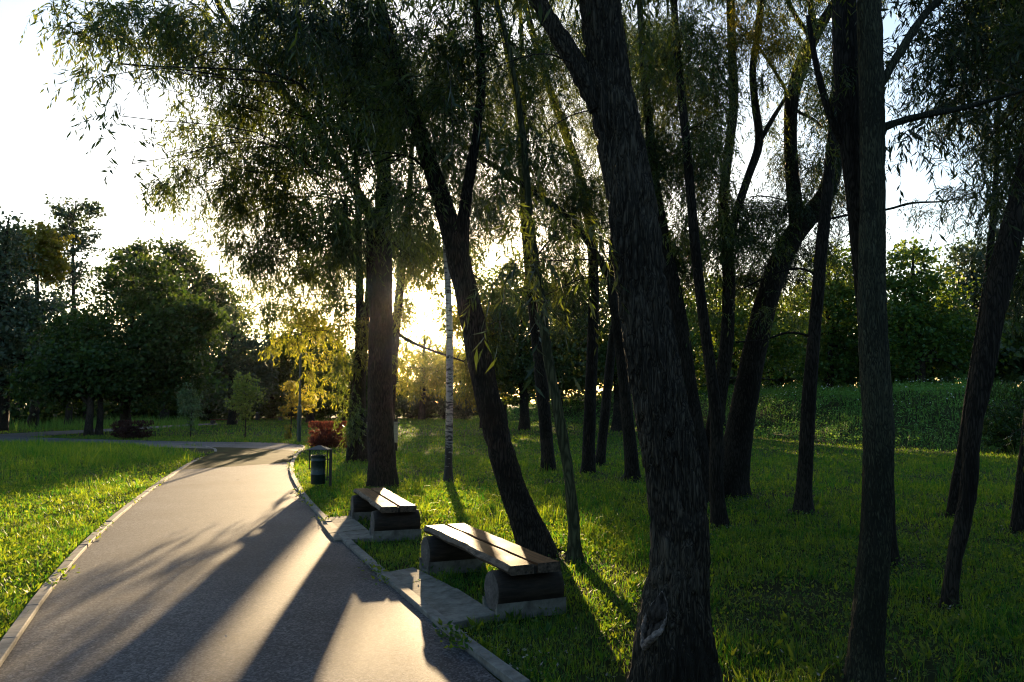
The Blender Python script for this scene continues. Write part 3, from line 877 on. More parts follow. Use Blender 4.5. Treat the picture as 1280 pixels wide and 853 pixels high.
tree('dark willow close to the left edge of the big furrowed trunk', Yb(599),
     [[(791, 603, 20), (789, 570, 17), (784, 520, 15), (778, 460, 14), (771, 405, 13), (765, 355, 12), (768, 290, 10), (774, 210, 9), (778, 120, 7), (780, 20, 5)],
      [(765, 352, 9), (735, 302, 9), (706, 268, 8), (676, 246, 8), (640, 222, 7), (600, 196, 6), (560, 170, 5), (520, 140, 4)]],
     [(620, 170, 17, 45, 45, .6), (690, 260, 18, 40, 40, .5), (770, 60, 18, 60, 70, .7), (540, 110, 17.5, 50, 40, .6)], sides=12)

# big furrowed foreground trunk
big = tree('biggest furrowed willow trunk in the foreground with a bark wound at its foot', Yb(850),
     [[(842, 872, 118), (842, 845, 102), (841, 812, 96), (842, 770, 86), (847, 730, 76), (849, 690, 71), (847, 640, 70), (841, 590, 69), (832, 540, 69), (823, 490, 67), (814, 440, 66), (806, 390, 65), (799, 330, 63), (793, 275, 62), (784, 220, 61), (772, 160, 61), (763, 100, 55), (755, 45, 54), (748, -10, 52), (742, -80, 46), (736, -180, 36), (730, -320, 18)],
      [(752, 135, 34), (735, 105, 31), (716, 72, 28), (694, 38, 26), (672, 0, 24), (650, -45, 21), (620, -110, 14)]],
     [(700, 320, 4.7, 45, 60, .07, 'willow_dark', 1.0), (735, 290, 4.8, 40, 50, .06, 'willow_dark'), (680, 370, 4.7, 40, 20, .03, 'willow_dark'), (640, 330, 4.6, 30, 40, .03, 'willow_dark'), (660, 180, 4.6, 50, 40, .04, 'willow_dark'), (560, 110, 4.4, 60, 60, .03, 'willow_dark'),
      (640, -130, 4.8, 160, 70, .5), (800, -120, 5, 160, 70, .6), (740, -330, 5, 330, 150, .9), (700, -620, 4.5, 420, 200, .6), (400, -160, 4.5, 160, 80, .35)],  # blobs above the frame: unseen crown, added overhead to darken the ground
     bark='bark_big', sides=110, sub=16, furrow=0.03, freq=26, flare=0.16, leaf_len=0.12, zs=0.2, wob=0.05)

tree('dark willow half hidden behind the right side of the big furrowed trunk', Yb(624),
     [[(881, 629, 34), (876, 590, 29), (868, 540, 27), (858, 480, 26), (850, 420, 25), (841, 360, 21), (830, 300, 17), (820, 240, 14), (814, 180, 12), (806, 100, 10), (800, 10, 8), (796, -80, 4)]],
     [(830, 90, 14, 60, 80, .9), (835, 210, 14, 50, 70, .9), (840, 310, 15, 45, 50, .8), (870, 140, 15, 40, 90, .5), (810, -60, 14, 80, 60, .8)], sides=14)
tree('stout dark willow leaning right, forking high against the white sky', Yb(618),
     [[(910, 628, 44), (914, 595, 38), (922, 550, 34), (932, 495, 31), (944, 435, 29), (957, 380, 28), (974, 330, 27), (993, 293, 27), (1014, 268, 24), (1033, 240, 22), (1043, 200, 21), (1049, 130, 20), (1052, 40, 18), (1052, -60, 12)],
      [(998, 288, 22), (992, 240, 19), (988, 180, 17), (990, 125, 18), (1003, 78, 19), (1020, 42, 16), (1038, 12, 12), (1060, -25, 8)],
      [(1006, 72, 8), (1012, 48, 7), (997, 24, 6), (982, -4, 5), (970, -40, 3)],
      [(1018, 45, 9), (1014, 15, 8), (1008, -25, 6)],
      [(1013, 279, 4), (1035, 274, 3), (1066, 268, 3), (1109, 262, 3), (1140, 254, 3), (1180, 252, 2), (1200, 246, 2)],
      [(990, 132, 5), (998, 140, 4), (1014, 148, 4), (1030, 160, 3)]],
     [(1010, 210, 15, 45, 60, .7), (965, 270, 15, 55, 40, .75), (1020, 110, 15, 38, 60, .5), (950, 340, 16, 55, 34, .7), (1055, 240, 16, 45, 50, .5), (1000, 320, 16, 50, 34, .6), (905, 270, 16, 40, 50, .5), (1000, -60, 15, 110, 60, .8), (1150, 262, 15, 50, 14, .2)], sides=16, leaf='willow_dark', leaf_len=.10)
tree('slim dark willow right of the big trunk with a slight s-bend', Yb(656),
     [[(901, 662, 22), (897, 630, 18), (895, 590, 18), (896, 550, 17), (893, 500, 15), (885, 440, 14), (877, 380, 13), (870, 320, 13), (864, 250, 12), (858, 180, 11), (851, 110, 10), (845, 40, 9), (840, -40, 8), (836, -120, 4)]],
     [(850, 60, 11, 45, 70, .5), (880, 160, 11, 40, 50, .3), (875, 280, 11.5, 35, 60, .3), (850, -60, 11, 90, 50, .8), (905, 380, 12, 30, 30, .15)], sides=14)
tree('slim dark willow splitting into a tall pair of stems against the sky', Yb(622),
     [[(880, 627, 28), (884, 585, 23), (893, 530, 20), (902, 480, 18), (909, 420, 17), (911, 350, 16), (907, 295, 15), (904, 250, 13), (910, 195, 12), (917, 130, 12), (915, 65, 11), (913, 0, 11), (911, -60, 9), (908, -140, 5)],
      [(908, 318, 11), (920, 268, 11), (935, 222, 10), (949, 178, 11), (944, 130, 10), (941, 90, 9), (946, 48, 9), (952, 0, 9), (956, -50, 7), (960, -120, 4)],
      [(949, 178, 7), (963, 153, 6), (977, 130, 5), (983, 116, 5), (970, 92, 4), (952, 64, 4), (935, 42, 3), (915, 28, 3)]],
     [(880, 90, 13, 45, 70, .65), (885, 210, 13.5, 40, 60, .6), (930, 40, 13, 60, 45, .45, 'yellowgreen', .9), (975, 60, 14, 45, 50, .5), (930, 290, 14, 55, 45, .7), (870, 330, 14.5, 45, 45, .7), (960, 150, 15, 30, 40, .2), (940, -70, 13.5, 120, 60, .8)], sides=14, leaf_len=.095)
tree('straight thin dark willow standing alone on the shaded lawn', Yb(640),
     [[(1004, 645, 24), (1005, 610, 19), (1008, 560, 18), (1011, 500, 17), (1016, 440, 16), (1021, 380, 15), (1026, 320, 15), (1032, 260, 14), (1038, 200, 13), (1044, 120, 11), (1049, 30, 9), (1054, -60, 6)],
      [(1024, 345, 3), (1000, 336, 3), (970, 342, 2), (930, 360, 2)], [(1013, 420, 3), (985, 416, 3), (955, 425, 2), (920, 428, 2)]],
     [(1050, 300, 13, 45, 40, .2), (980, 390, 13, 50, 30, .12), (1040, 60, 12.5, 50, 60, .4), (1060, -60, 12.5, 90, 60, .8)], sides=14)
tree('nearest tall pole-straight trunk right of centre, running out of the top of the frame', 5.0,
     [[(1079, 872, 50), (1081, 835, 43), (1084, 790, 40), (1089, 735, 38), (1094, 680, 37), (1097, 620, 36), (1098, 560, 37), (1097, 510, 37), (1093, 455, 36), (1090, 390, 35), (1090, 310, 33), (1091, 240, 31), (1090, 130, 31), (1087, 30, 31), (1084, -80, 27), (1080, -220, 18), (1076, -330, 9)],
      [(1104, 160, 12), (1125, 152, 10), (1155, 144, 9), (1195, 137, 8), (1240, 125, 6), (1290, 110, 4)],
      [(1102, 105, 11), (1116, 80, 11), (1133, 52, 11), (1156, 18, 10), (1180, -5, 9), (1210, -40, 6)]],
     [(1190, 30, 6, 80, 50, .35, 'willow_dark'), (1240, 100, 6, 70, 60, .4, 'willow_dark'), (1170, 150, 6, 50, 40, .2, 'willow_dark'), (1210, 215, 6.2, 50, 32, .10, 'willow_dark'), (1150, 215, 6.5, 30, 26, .06, 'willow_dark'), (1260, 200, 6, 40, 50, .3, 'willow_dark'),
      (1120, -120, 5.5, 200, 70, .6), (1100, -330, 5.2, 300, 150, 1.0), (1350, -150, 7, 160, 120, .8), (1300, 0, 6, 60, 120, .6)],  # out-of-frame crown, packed dense to shade the lawn below
     bark='bark_mossy', sides=60, sub=10, furrow=0.008, freq=36, flare=0.12, zs=0.18, wob=0.03)
tree('dark trunk pressed behind the left edge of the pole-straight one', Yb(700),
     [[(1108, 706, 26), (1107, 670, 23), (1105, 610, 23), (1100, 540, 24), (1092, 460, 24), (1083, 380, 24), (1075, 300, 24), (1069, 240, 24), (1063, 170, 27), (1058, 90, 30), (1055, 10, 30), (1053, -80, 24), (1050, -180, 12)],
      [(1062, 190, 12), (1040, 150, 10), (1022, 90, 8), (1010, 20, 6)]],
     [(1040, 130, 9, 30, 70, .25), (1080, -80, 9, 150, 60, .8), (1130, 80, 9, 40, 60, .35, 'willow', 1.0)], sides=16)
tree('dark crooked willow at the right, leaning out of the frame', Yb(755),
     [[(1186, 764, 20), (1188, 735, 18), (1194, 695, 19), (1203, 655, 20), (1210, 618, 20), (1213, 575, 20), (1217, 530, 22), (1226, 480, 25), (1236, 425, 28), (1246, 370, 30), (1256, 325, 30), (1268, 275, 28), (1281, 225, 27), (1300, 150, 25), (1322, 60, 21), (1345, -40, 14)]],
     [(1250, 60, 7.5, 70, 70, .7, 'willow_dark'), (1200, 90, 7.6, 60, 50, .45, 'willow_dark'), (1255, 180, 7.5, 45, 50, .5, 'willow_dark'), (1190, 30, 7.8, 60, 40, .5, 'willow_dark'), (1270, 330, 7.5, 25, 60, .3, 'willow_dark'), (1240, -80, 7.5, 140, 60, .8), (1330, 200, 7, 50, 160, .8)],
     sides=20, furrow=0.01, freq=16)
tree('thin dark trunk tucked behind the crooked leaning one', Yb(644),
     [[(1191, 648, 18), (1196, 610, 15), (1204, 560, 13), (1212, 500, 12), (1221, 440, 11), (1232, 370, 10), (1240, 290, 8), (1246, 200, 6), (1250, 90, 4)]],
     [(1230, 260, 12.5, 40, 60, .4, 'willow_dark'), (1215, 150, 12.5, 50, 60, .4, 'willow_dark'), (1250, 20, 12.5, 60, 70, .7)], sides=10)
tree('dark trunk cut by the right frame edge', Yb(664),
     [[(1271, 669, 17), (1275, 625, 14), (1281, 570, 13), (1288, 500, 12), (1296, 400, 11), (1302, 280, 9), (1306, 120, 6)]],
     [(1285, 330, 10, 40, 60, .4, 'willow_dark'), (1260, 240, 10, 30, 40, .3, 'willow_dark'), (1290, 90, 10, 60, 120, .7), (1262, 545, 9.5, 24, 34, .05)], sides=10)

tree('slim white-barked birch standing in the sunlit grass', Yb(601),
     [[(560, 605, 13), (560.5, 585, 10), (561.5, 540, 9.2), (562, 480, 9), (562, 420, 8.6), (560, 360, 8), (557, 300, 7), (555, 230, 6), (555, 150, 5), (557, 60, 3)]],
     [(560, 200, 17.5, 50, 60, .5), (540, 110, 17, 50, 60, .6), (585, 70, 17.5, 50, 60, .6), (600, 270, 17.5, 40, 40, .45)], bark='birch', sides=12, name='birch_tree', cat='tree', wob=0.03, leaf_len=.10, group='trees in the grove')

# tree with the golden backlit leaves in front of the sun
tree('ivy-clad twin-stemmed willow with golden leaves drooping before the sun', Yb(577),
     [[(440, 580, 16), (442, 550, 14), (445, 510, 13), (448, 460, 12), (450, 400, 11), (449, 330, 9), (447, 250, 7), (445, 160, 4)],
      [(453, 581, 17), (453, 555, 14), (452, 520, 12), (452, 480, 11), (456, 420, 9), (462, 340, 7), (466, 260, 4)]],
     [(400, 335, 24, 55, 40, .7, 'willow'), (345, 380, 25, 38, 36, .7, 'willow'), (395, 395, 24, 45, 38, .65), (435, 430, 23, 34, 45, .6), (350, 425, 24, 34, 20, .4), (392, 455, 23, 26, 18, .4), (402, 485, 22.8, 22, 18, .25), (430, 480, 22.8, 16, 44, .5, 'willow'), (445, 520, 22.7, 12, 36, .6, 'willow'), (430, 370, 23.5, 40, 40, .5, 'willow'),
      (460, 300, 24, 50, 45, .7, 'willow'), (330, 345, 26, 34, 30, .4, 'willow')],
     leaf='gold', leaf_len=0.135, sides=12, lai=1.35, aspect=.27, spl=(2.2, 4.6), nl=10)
tree('far leaning willow with golden leaves just right of the upright forked trunk', 46,
     [[(486, 542, 15), (487, 515, 13), (490, 470, 12), (494, 420, 12), (499, 370, 11), (505, 310, 10), (511, 250, 8), (516, 170, 5)],
      [(494, 415, 5), (515, 428, 4), (545, 440, 3), (580, 452, 2)], [(503, 330, 5), (530, 318, 4), (565, 325, 3), (600, 350, 2)]],
     [(515, 300, 47, 34, 34, .7, 'willow'), (506, 452, 46, 20, 18, .6), (512, 482, 46, 22, 18, .5), (535, 462, 47, 30, 18, .7), (560, 468, 48, 30, 24, .8), (590, 450, 48, 30, 34, .9), (608, 430, 48, 28, 40, .9), (588, 485, 48, 30, 18, .6), (545, 320, 48, 40, 26, .6, 'willow'), (590, 330, 48, 32, 36, .6, 'willow'), (592, 390, 48, 24, 24, .7), (575, 355, 48, 24, 22, .6), (640, 400, 48, 30, 50, .6, 'willow'),
      (502, 375, 46, 14, 34, .45), (530, 330, 47, 36, 18, .75), (551, 375, 48, 11, 26, .5), (505, 400, 46.5, 14, 16, .35), (510, 348, 46.5, 16, 20, .6), (536, 412, 47, 26, 9, .2), (505, 325, 47, 22, 20, .9), (555, 325, 47, 24, 22, .9), (530, 306, 47, 42, 14, 1.0, 'willow'), (506, 388, 46, 12, 22, .8), (556, 398, 47, 14, 20, .8), (530, 345, 47, 22, 8, .5), (528, 372, 47, 26, 24, .16), (530, 347, 47, 32, 9, .8), (543, 393, 47, 14, 9, .4), (512, 398, 47, 12, 9, .4)],
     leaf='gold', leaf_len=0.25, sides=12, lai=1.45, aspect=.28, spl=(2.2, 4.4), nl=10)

tree('low golden tree far beyond the birch, lit from behind under the sun', 85,
     [[(527, 526, 9), (528, 500, 7), (529, 470, 6), (530, 440, 4), (531, 420, 2)]],
     [(514, 427, 85, 18, 11, .8), (541, 424, 85, 20, 10, .8), (528, 446, 85, 44, 16, .8), (560, 440, 86, 22, 18, .8), (500, 455, 86, 18, 18, .7), (535, 470, 86, 40, 16, .6)],
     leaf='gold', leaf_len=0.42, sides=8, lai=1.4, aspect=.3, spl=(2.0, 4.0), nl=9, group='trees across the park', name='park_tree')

# bark wound on the big trunk --------------------------------------------
def wound(root):
    tr = [c for c in root.children if c.name.startswith('trunk')][0]
    off = Vector(root.location)
    vs = [v.co + off for v in tr.data.vertices]; ps = [tuple(p.vertices) for p in tr.data.polygons]
    bv = BVHTree.FromPolygons(vs, ps)
    eye = Vector((0, 0, CAMH))
    def hit(px, py):
        d = Vector(ray(px, py)).normalized()
        h = bv.ray_cast(eye, d)
        if h[0] is None:
            h2 = bv.find_nearest(at(px, py, 4.7)); return h2[0], h2[1]
        return h[0], h[1]
    ol = [(829, 739), (822, 748), (814, 757), (808, 770), (804, 785), (805, 799), (808, 809), (814, 801), (821, 793), (829, 784), (834, 772), (834, 755)]
    P = []; R = []
    wd = [2, 2, 3, 6, 8, 8, 9, 9, 8, 6, 3, 2]
    for (x, y), w_ in zip(ol + ol[:1], wd + wd[:1]):
        h, n = hit(x, y); P.append((h + n * 0.010)[:]); R.append(w_ * 4.7 / F / 2)
    V, Q, _, _ = tube(P, R, 12, 6, 0.008, 34, 0, 3.3, 1.0, 0.8)
    g = Geo(); g.add(V - np.array(off), Q)
    link('bark_wound', g.mesh('bark_wound', True), root, [M['wound']])
    # dead wood inside, coloured dark to stand in for the hollow's shade
    cx = sum(p[0] for p in ol) / len(ol); cy = sum(p[1] for p in ol) / len(ol)
    bm = bmesh.new(); rings = []
    for k in range(7):
        s = 1 - k / 6.5
        ring = []
        dense = catmull(np.array([(*p, 0) for p in ol + ol[:1]], float), 3)[:-1]
        for x, y, _ in dense:
            h, n = hit(cx + (x - cx) * s, cy + (y - cy) * s)
            b = noise.noise(h * 22) * 0.012
            ring.append(bm.verts.new(h - off + n * (0.012 + b)))
        rings.append(ring)
    m = len(rings[0])
    for a, b in zip(rings[:-1], rings[1:]):
        for j in range(m): bm.faces.new((a[j], a[(j + 1) % m], b[(j + 1) % m], b[j]))
    bm.faces.new(rings[-1])
    bm_obj('exposed_wood_shaded', bm, M['wound_wood_shaded'], root)
wound(big)

# ------------------------------------------------------------------ broad-leaved background trees
def clumpy_cloud(g, lobes, leaf, n_total, mi=0, shell=0.55, rng=RNG, clump=0.22, aspect=0.7, per=26):
    vol = np.array([l[3] * l[4] * l[5] for l in lobes]) ** (2 / 3); vol /= vol.sum()
    for l, v in zip(lobes, vol):
        n = int(n_total * v); k = max(6, n // per)
        c = np.array(l[:3]); r = np.array(l[3:6])
        cc = unit(rng.normal(0, 1, (k, 3))) * (shell + (1 - shell) * rng.random((k, 1)) ** 0.7) 
        # uneven outline
        cc *= rng.uniform(0.7, 1.25, (k, 1))
        wt = rng.uniform(0.1, 1.0, k) ** 1.5; wt /= wt.sum()
        sg = clump * rng.uniform(0.35, 1.25, k)
        pick = rng.choice(k, n, p=wt)
        p = c + (cc[pick] + rng.normal(0, 1, (n, 3)) * sg[pick][:, None] * np.array([1, 1, 0.55])) * r
        D = unit(rng.normal(0, 1, (n, 3)) + np.array([0, 0, -0.25])); Nn = rng.normal(0, 1, (n, 3)) + np.array([0, 0, 0.8])
        L = leaf * rng.uniform(0.6, 1.3, n)
        V, Fq = leaves_from(p, D, Nn, L, L * aspect); g.add(V, Fq, mi)

def broad_tree(label, px, Y, top_px, lobes_px, leaf='broad', leaf_size=0.28, n=9000, trunk_w=0.3, group='trees across the park', name='park_tree', base_z=None, bark='bark', shell=0.5, aspect=0.7, xoff=0, bare=0.22, clump=0.22, per=26):
    """lobes_px: (px,py,rx,ry[,dY]) in picture units at depth Y"""
    b = at(px, 500, Y); z0 = float(zt(b.x, Y)) if base_z is None else base_z
    root = empty(name, (b.x, Y, z0)); tag(root, label, 'tree', group)
    off = np.array([b.x, Y, z0]); s = Y / F
    lobes = []
    for l in lobes_px:
        c = at(l[0], l[1], Y + (l[4] if len(l) > 4 else 0))
        lobes.append((c.x - off[0], c.y - off[1], c.z - off[2], l[2] * s, 0.85 * (l[2] + l[3]) / 2 * s, l[3] * s))
    H = at(px, top_px, Y).z - z0
    g = Geo()
    zz = [0, H * 0.12, H * 0.3, H * 0.55, H * 0.8, H * 0.95]
    P = [(0.05 * H * math.sin(k * 1.3 + Y) * (k > 0) * 0.25, 0, z) for k, z in enumerate(zz)]; P[0] = (0, 0, -0.2)
    R = [trunk_w * f for f in (1.25, 1, .85, .6, .32, .12)]
    V, Q, PP, RR = tube(P, R, 9, 3, 0, 9, 0.3, Y, .2, .08); g.add(V, Q)
    for l in lobes:
        c = np.array(l[:3])
        j = int(np.argmin(np.abs(PP[:, 2] - max(H * 0.15, c[2] - 0.35 * l[5] - 0.3 * np.linalg.norm(c[:2])))))
        s0 = PP[j]
        for k in range(4):
            e = c + RNG.normal(0, 0.45, 3) * np.array(l[3:6])
            V, Q, _, _ = tube([s0, (s0 + e) / 2 + np.array([0, 0, 0.06 * H * RNG.random()]), e], [max(0.03, RR[j] * 0.5), max(0.02, RR[j] * 0.28), 0.015], 5, 3); g.add(V, Q)
    link('trunk', g.mesh('trunk', True), root, [M[bark]])
    g = Geo(); clumpy_cloud(g, lobes, leaf_size, n, 0, shell, clump=clump, aspect=aspect, per=per)
    link('crown', g.mesh('crown'), root, [M[leaf]])
    return root

broad_tree('broad dark green round-crowned tree left of the path, lit on its top', 160, 47, 325, [(165, 420, 90, 70), (110, 440, 55, 50), (220, 430, 55, 55), (175, 355, 50, 38), (240, 400, 34, 34), (95, 470, 45, 40), (200, 480, 60, 34)], n=34000, leaf_size=.25, trunk_w=.28)
broad_tree('tall open-crowned tree rising highest above the left wood', 86, 62, 238, [(88, 275, 26, 34), (70, 300, 24, 26), (110, 262, 20, 18), (105, 300, 22, 22), (85, 340, 32, 34), (70, 262, 12, 14)], n=4600, leaf_size=.26, trunk_w=.22, leaf='greygreen', shell=.2, clump=.2, per=16)
broad_tree('yellow-lit rounded tree at the left edge of the wood', 42, 56, 283, [(48, 305, 30, 24), (25, 320, 30, 30), (60, 330, 20, 26)], leaf='yellowgreen', n=7000, leaf_size=.3)  # sunlight on this crown is put into its yellow leaf colour
broad_tree('big dark tree cut by the left frame edge', 0, 50, 258, [(0, 300, 32, 36), (-30, 340, 60, 60), (10, 380, 45, 60), (-10, 450, 70, 60), (40, 430, 50, 60)], leaf='greygreen', n=19000, leaf_size=.28, trunk_w=.4)
broad_tree('dark tree on two slim trunks by the dark red bush', 112, 43, 430, [(90, 470, 45, 34), (130, 460, 40, 30), (60, 480, 40, 30)], n=9000, leaf_size=.24, trunk_w=.2)
broad_tree('darkest slim-trunked tree close right of its twin trunk', 125, 43.5, 440, [(140, 475, 40, 26), (120, 455, 30, 26)], n=5000, leaf_size=.24, trunk_w=.18)
broad_tree('rounded tree peering over the broad dark one', 205, 76, 300, [(200, 325, 40, 28), (165, 335, 30, 26), (232, 345, 28, 34), (210, 380, 60, 50)], n=11000, leaf_size=.36, trunk_w=.35, leaf='broad')
broad_tree('grey-green feathery willow left of the golden sapling', 290, 64, 375, [(290, 420, 34, 40), (262, 440, 30, 44), (315, 450, 26, 44), (290, 480, 50, 34)], leaf='greygreen', n=14000, leaf_size=.26, shell=.45, trunk_w=.3)
broad_tree('dark tree between the broad one and the feathery willow', 258, 82, 338, [(258, 370, 30, 28), (280, 390, 26, 26), (240, 400, 30, 44)], n=9000, leaf_size=.38, trunk_w=.3)
broad_tree('low dark tree at the wood edge behind the golden sapling', 340, 92, 420, [(340, 455, 40, 34), (385, 465, 40, 32), (310, 470, 34, 34)], n=9000, leaf_size=.4, trunk_w=.3)
broad_tree('dark tree behind the golden foliage left of the upright forked trunk', 388, 71, 396, [(385, 430, 40, 34), (355, 455, 34, 36), (415, 450, 24, 30), (385, 480, 40, 26)], n=12000, leaf_size=.34, trunk_w=.3)
broad_tree('dark tree far behind the ivy-clad twin stems', 432, 78, 440, [(425, 462, 26, 26), (430, 475, 28, 26), (465, 472, 20, 30), (448, 495, 34, 18)], n=7000, leaf_size=.34, trunk_w=.25)
broad_tree('low dark rounded bush-like tree at the end of the sunlit lawn', 555, 88, 478, [(550, 500, 34, 20), (585, 505, 28, 18), (520, 506, 26, 15), (610, 500, 22, 20)], n=9000, leaf_size=.32, trunk_w=.2, leaf='greygreen')
# trees behind the bank, on the right
broad_tree('soft grey-green tree behind the thin trunks left of the big one', 655, 52, 312, [(650, 370, 50, 50), (620, 410, 34, 50), (690, 400, 50, 60), (640, 455, 50, 40), (700, 460, 50, 34)], leaf='willow', n=24000, leaf_size=.24, trunk_w=.3)
broad_tree('yellow-green tree left of the bank, low in the glow right of the sun', 604, 55, 372, [(585, 402, 26, 24), (610, 420, 26, 40), (620, 460, 24, 34)], leaf='yellowgreen', n=9000, leaf_size=.24, trunk_w=.2)
broad_tree('small dark tree at the left end of the grassy bank', 632, 66, 400, [(632, 445, 26, 36), (655, 460, 24, 28)], n=6000, leaf_size=.28, trunk_w=.2)
broad_tree('dense tree behind the bank between the big trunk and the leaning pair', 770, 50, 330, [(760, 400, 50, 60), (800, 420, 40, 60), (740, 450, 50, 40)], leaf='willow', n=16000, leaf_size=.26, trunk_w=.3)
broad_tree('yellowish-speckled tree behind the bank seen between forked stems', 900, 46, 330, [(890, 385, 50, 46), (940, 400, 50, 50), (870, 440, 50, 40), (960, 440, 45, 36)], leaf='freshgreen', n=14000, leaf_size=.22, trunk_w=.25)
broad_tree('green tree behind the bank right of the lone thin trunk', 1040, 48, 300, [(1045, 350, 40, 44), (1020, 400, 45, 50), (1070, 400, 40, 60), (1040, 455, 60, 30)], leaf='freshgreen', n=15000, leaf_size=.22, trunk_w=.25)
broad_tree('leafy tree behind the bank just right of the pole-straight trunk', 1150, 44, 295, [(1140, 340, 40, 40), (1160, 390, 50, 50), (1125, 410, 40, 60), (1190, 430, 50, 46)], leaf='freshgreen', n=15000, leaf_size=.22, trunk_w=.25)
broad_tree('bluish grey-green tree behind the crooked right trunk', 1225, 50, 300, [(1215, 340, 34, 44), (1250, 350, 40, 60), (1200, 400, 40, 60), (1245, 440, 60, 46), (1300, 380, 50, 90)], leaf='greygreen', n=20000, leaf_size=.24, trunk_w=.25)

# far woods reading as one mass ------------------------------------------
def wood(name, spots, leaf, leaf_size, per_tree, trunk=True):
    g = Geo(); 
    for (x, y, h, r) in spots:
        z0 = float(zt(x, y))
        lobes = []
        for k in range(5):
            a = RNG.uniform(0, 2 * math.pi)
            lobes.append((x + r * .5 * math.cos(a), y + r * .5 * math.sin(a), z0 + h * RNG.uniform(0.3, 0.78), r * RNG.uniform(.5, .8), r * .6, h * RNG.uniform(.18, .26)))
        lobes.append((x, y, z0 + h * 0.18, r, r * .7, h * .2))
        clumpy_cloud(g, lobes, leaf_size, per_tree, 0, .45)
        V, Q, _, _ = tube([(x, y, z0 - .2), (x + .2, y, z0 + h * .4), (x, y, z0 + h * .85)], [.28, .2, .05], 7, 2); g.add(V, Q, 1)
    o = link(name, g.mesh(name), None, [M[leaf], M['bark']])
    tag(o, kind='stuff'); return o
rr = random.Random(5)
sp_ = []
for k in range(26):
    x = -95 + k * 3.4 + rr.uniform(-1, 1); y = 92 + rr.uniform(-6, 10) - 0.25 * abs(x + 40)
    px = 640 + F * x / y
    if px > 470: continue
    sp_.append((x, y, rr.uniform(10, 15) if px < 260 else rr.uniform(6.5, 8.5), rr.uniform(3.2, 4.2)))
for k in range(12):
    x = -70 + k * 3.2 + rr.uniform(-1, 1); y = 64 + rr.uniform(-3, 3)
    px = 640 + F * x / y
    if px < 215: sp_.append((x, y, rr.uniform(6, 9), rr.uniform(2.6, 3.4)))
for k in range(14):
    x = -62 + k * 2.6; sp_.append((x, 82 + rr.uniform(-2, 2), rr.uniform(3, 5), 2.4))
for k in range(15):
    x = -36 + k * 2.7 + rr.uniform(-1, 1)
    sp_.append((x, 99 + rr.uniform(-3, 5), rr.uniform(9.0, 10.2) if not -21 < x < -12 else 5.5, rr.uniform(2.8, 3.6)))
wood('left_woodland', sp_, 'broad', .42, 3600)
sp_ = []
for k in range(16):
    x = 4 + k * 3.4 + rr.uniform(-1, 1); y = 78 - 1.15 * k + rr.uniform(-4, 4)
    sp_.append((x, y, rr.uniform(8.5, 11.5), rr.uniform(3, 4)))
for k in range(14):
    x = 12 + k * 1.9 + rr.uniform(-.6, .6); y = 62 - 2.2 * k + rr.uniform(-2, 2)
    if y > 30: sp_.append((x + 3, y, rr.uniform(5.0, 7.0), 2.5))
wood('right_woodland', sp_, 'willow', .36, 3800)

sp_ = [(-34 + k * 4.6 + rr.uniform(-1, 1), -9 - 3.0 * (k % 3) + rr.uniform(-1, 1), rr.uniform(9, 12), rr.uniform(3.4, 4.4)) for k in range(16)]
sp_ += [(18 + 2 * (k % 2), -4 + 5 * k, 12, 3.6) for k in range(4)]
wood('unseen_shade_wood', sp_, 'broad', .45, 3000)  # trees added out of view behind and beside the camera to block skylight

# ------------------------------------------------------------------ saplings, bushes
def sapling(label, bx, by, top, lobes, leaf, n, leaf_size=.13, w=0.035):
    b = gp(bx, by); Y = b.y; s = Y / F
    root = empty('sapling', (b.x, b.y, 0)); tag(root, label, 'young tree', 'saplings on the lawn')
    H = at(bx, top, Y).z
    g = Geo()
    V, Q, PP, RR = tube([(0, 0, -.1), (0.02, 0, H * .3), (-0.02, 0, H * .6), (0.01, 0, H * .97)], [w, w * .8, w * .5, w * .15], 8, 4); g.add(V, Q)
    lb_ = []
    for l in lobes:
        c = at(l[0], l[1], Y); lb_.append((c.x - b.x, 0, c.z, l[2] * s, l[2] * s, l[3] * s))
    for k in range(26):
        z = RNG.uniform(0.3, 0.9) * H; a = RNG.uniform(0, 2 * math.pi); l = RNG.uniform(0.25, 0.6) * max(q_[3] for q_ in lb_) * 1.2
        V, Q, _, _ = tube([(0, 0, z), (l * .5 * math.cos(a), l * .5 * math.sin(a), z + l * .45), (l * math.cos(a), l * math.sin(a), z + l * .75)], [.011, .008, .003], 5, 2); g.add(V, Q)
    link('trunk', g.mesh('trunk', True), root, [M['bark']])
    g = Geo(); clumpy_cloud(g, lb_, leaf_size, n, 0, .15, clump=.2, aspect=.55, per=14)
    link('crown', g.mesh('crown'), root, [M[leaf]])
    return root
sapling('small dark sapling with bluish-green leaves, leftmost of the young trees', 238, 547, 474, [(236, 492, 13, 14), (240, 512, 17, 14), (230, 505, 12, 12), (239, 530, 7, 7)], 'saplingleaf', 1700)
sapling('taller green sapling with spindle crown in the middle of the far lawn', 306, 548.5, 456, [(300, 478, 14, 20), (310, 490, 20, 18), (300, 505, 18, 14), (309, 517, 12, 10)], 'saplinggreen', 2400)
sapling('sapling with golden leaves next to the lamp post', 363, 549.5, 472, [(362, 483, 13, 13), (370, 500, 18, 16), (385, 505, 16, 14), (358, 515, 10, 9)], 'yellowgreen', 1500)

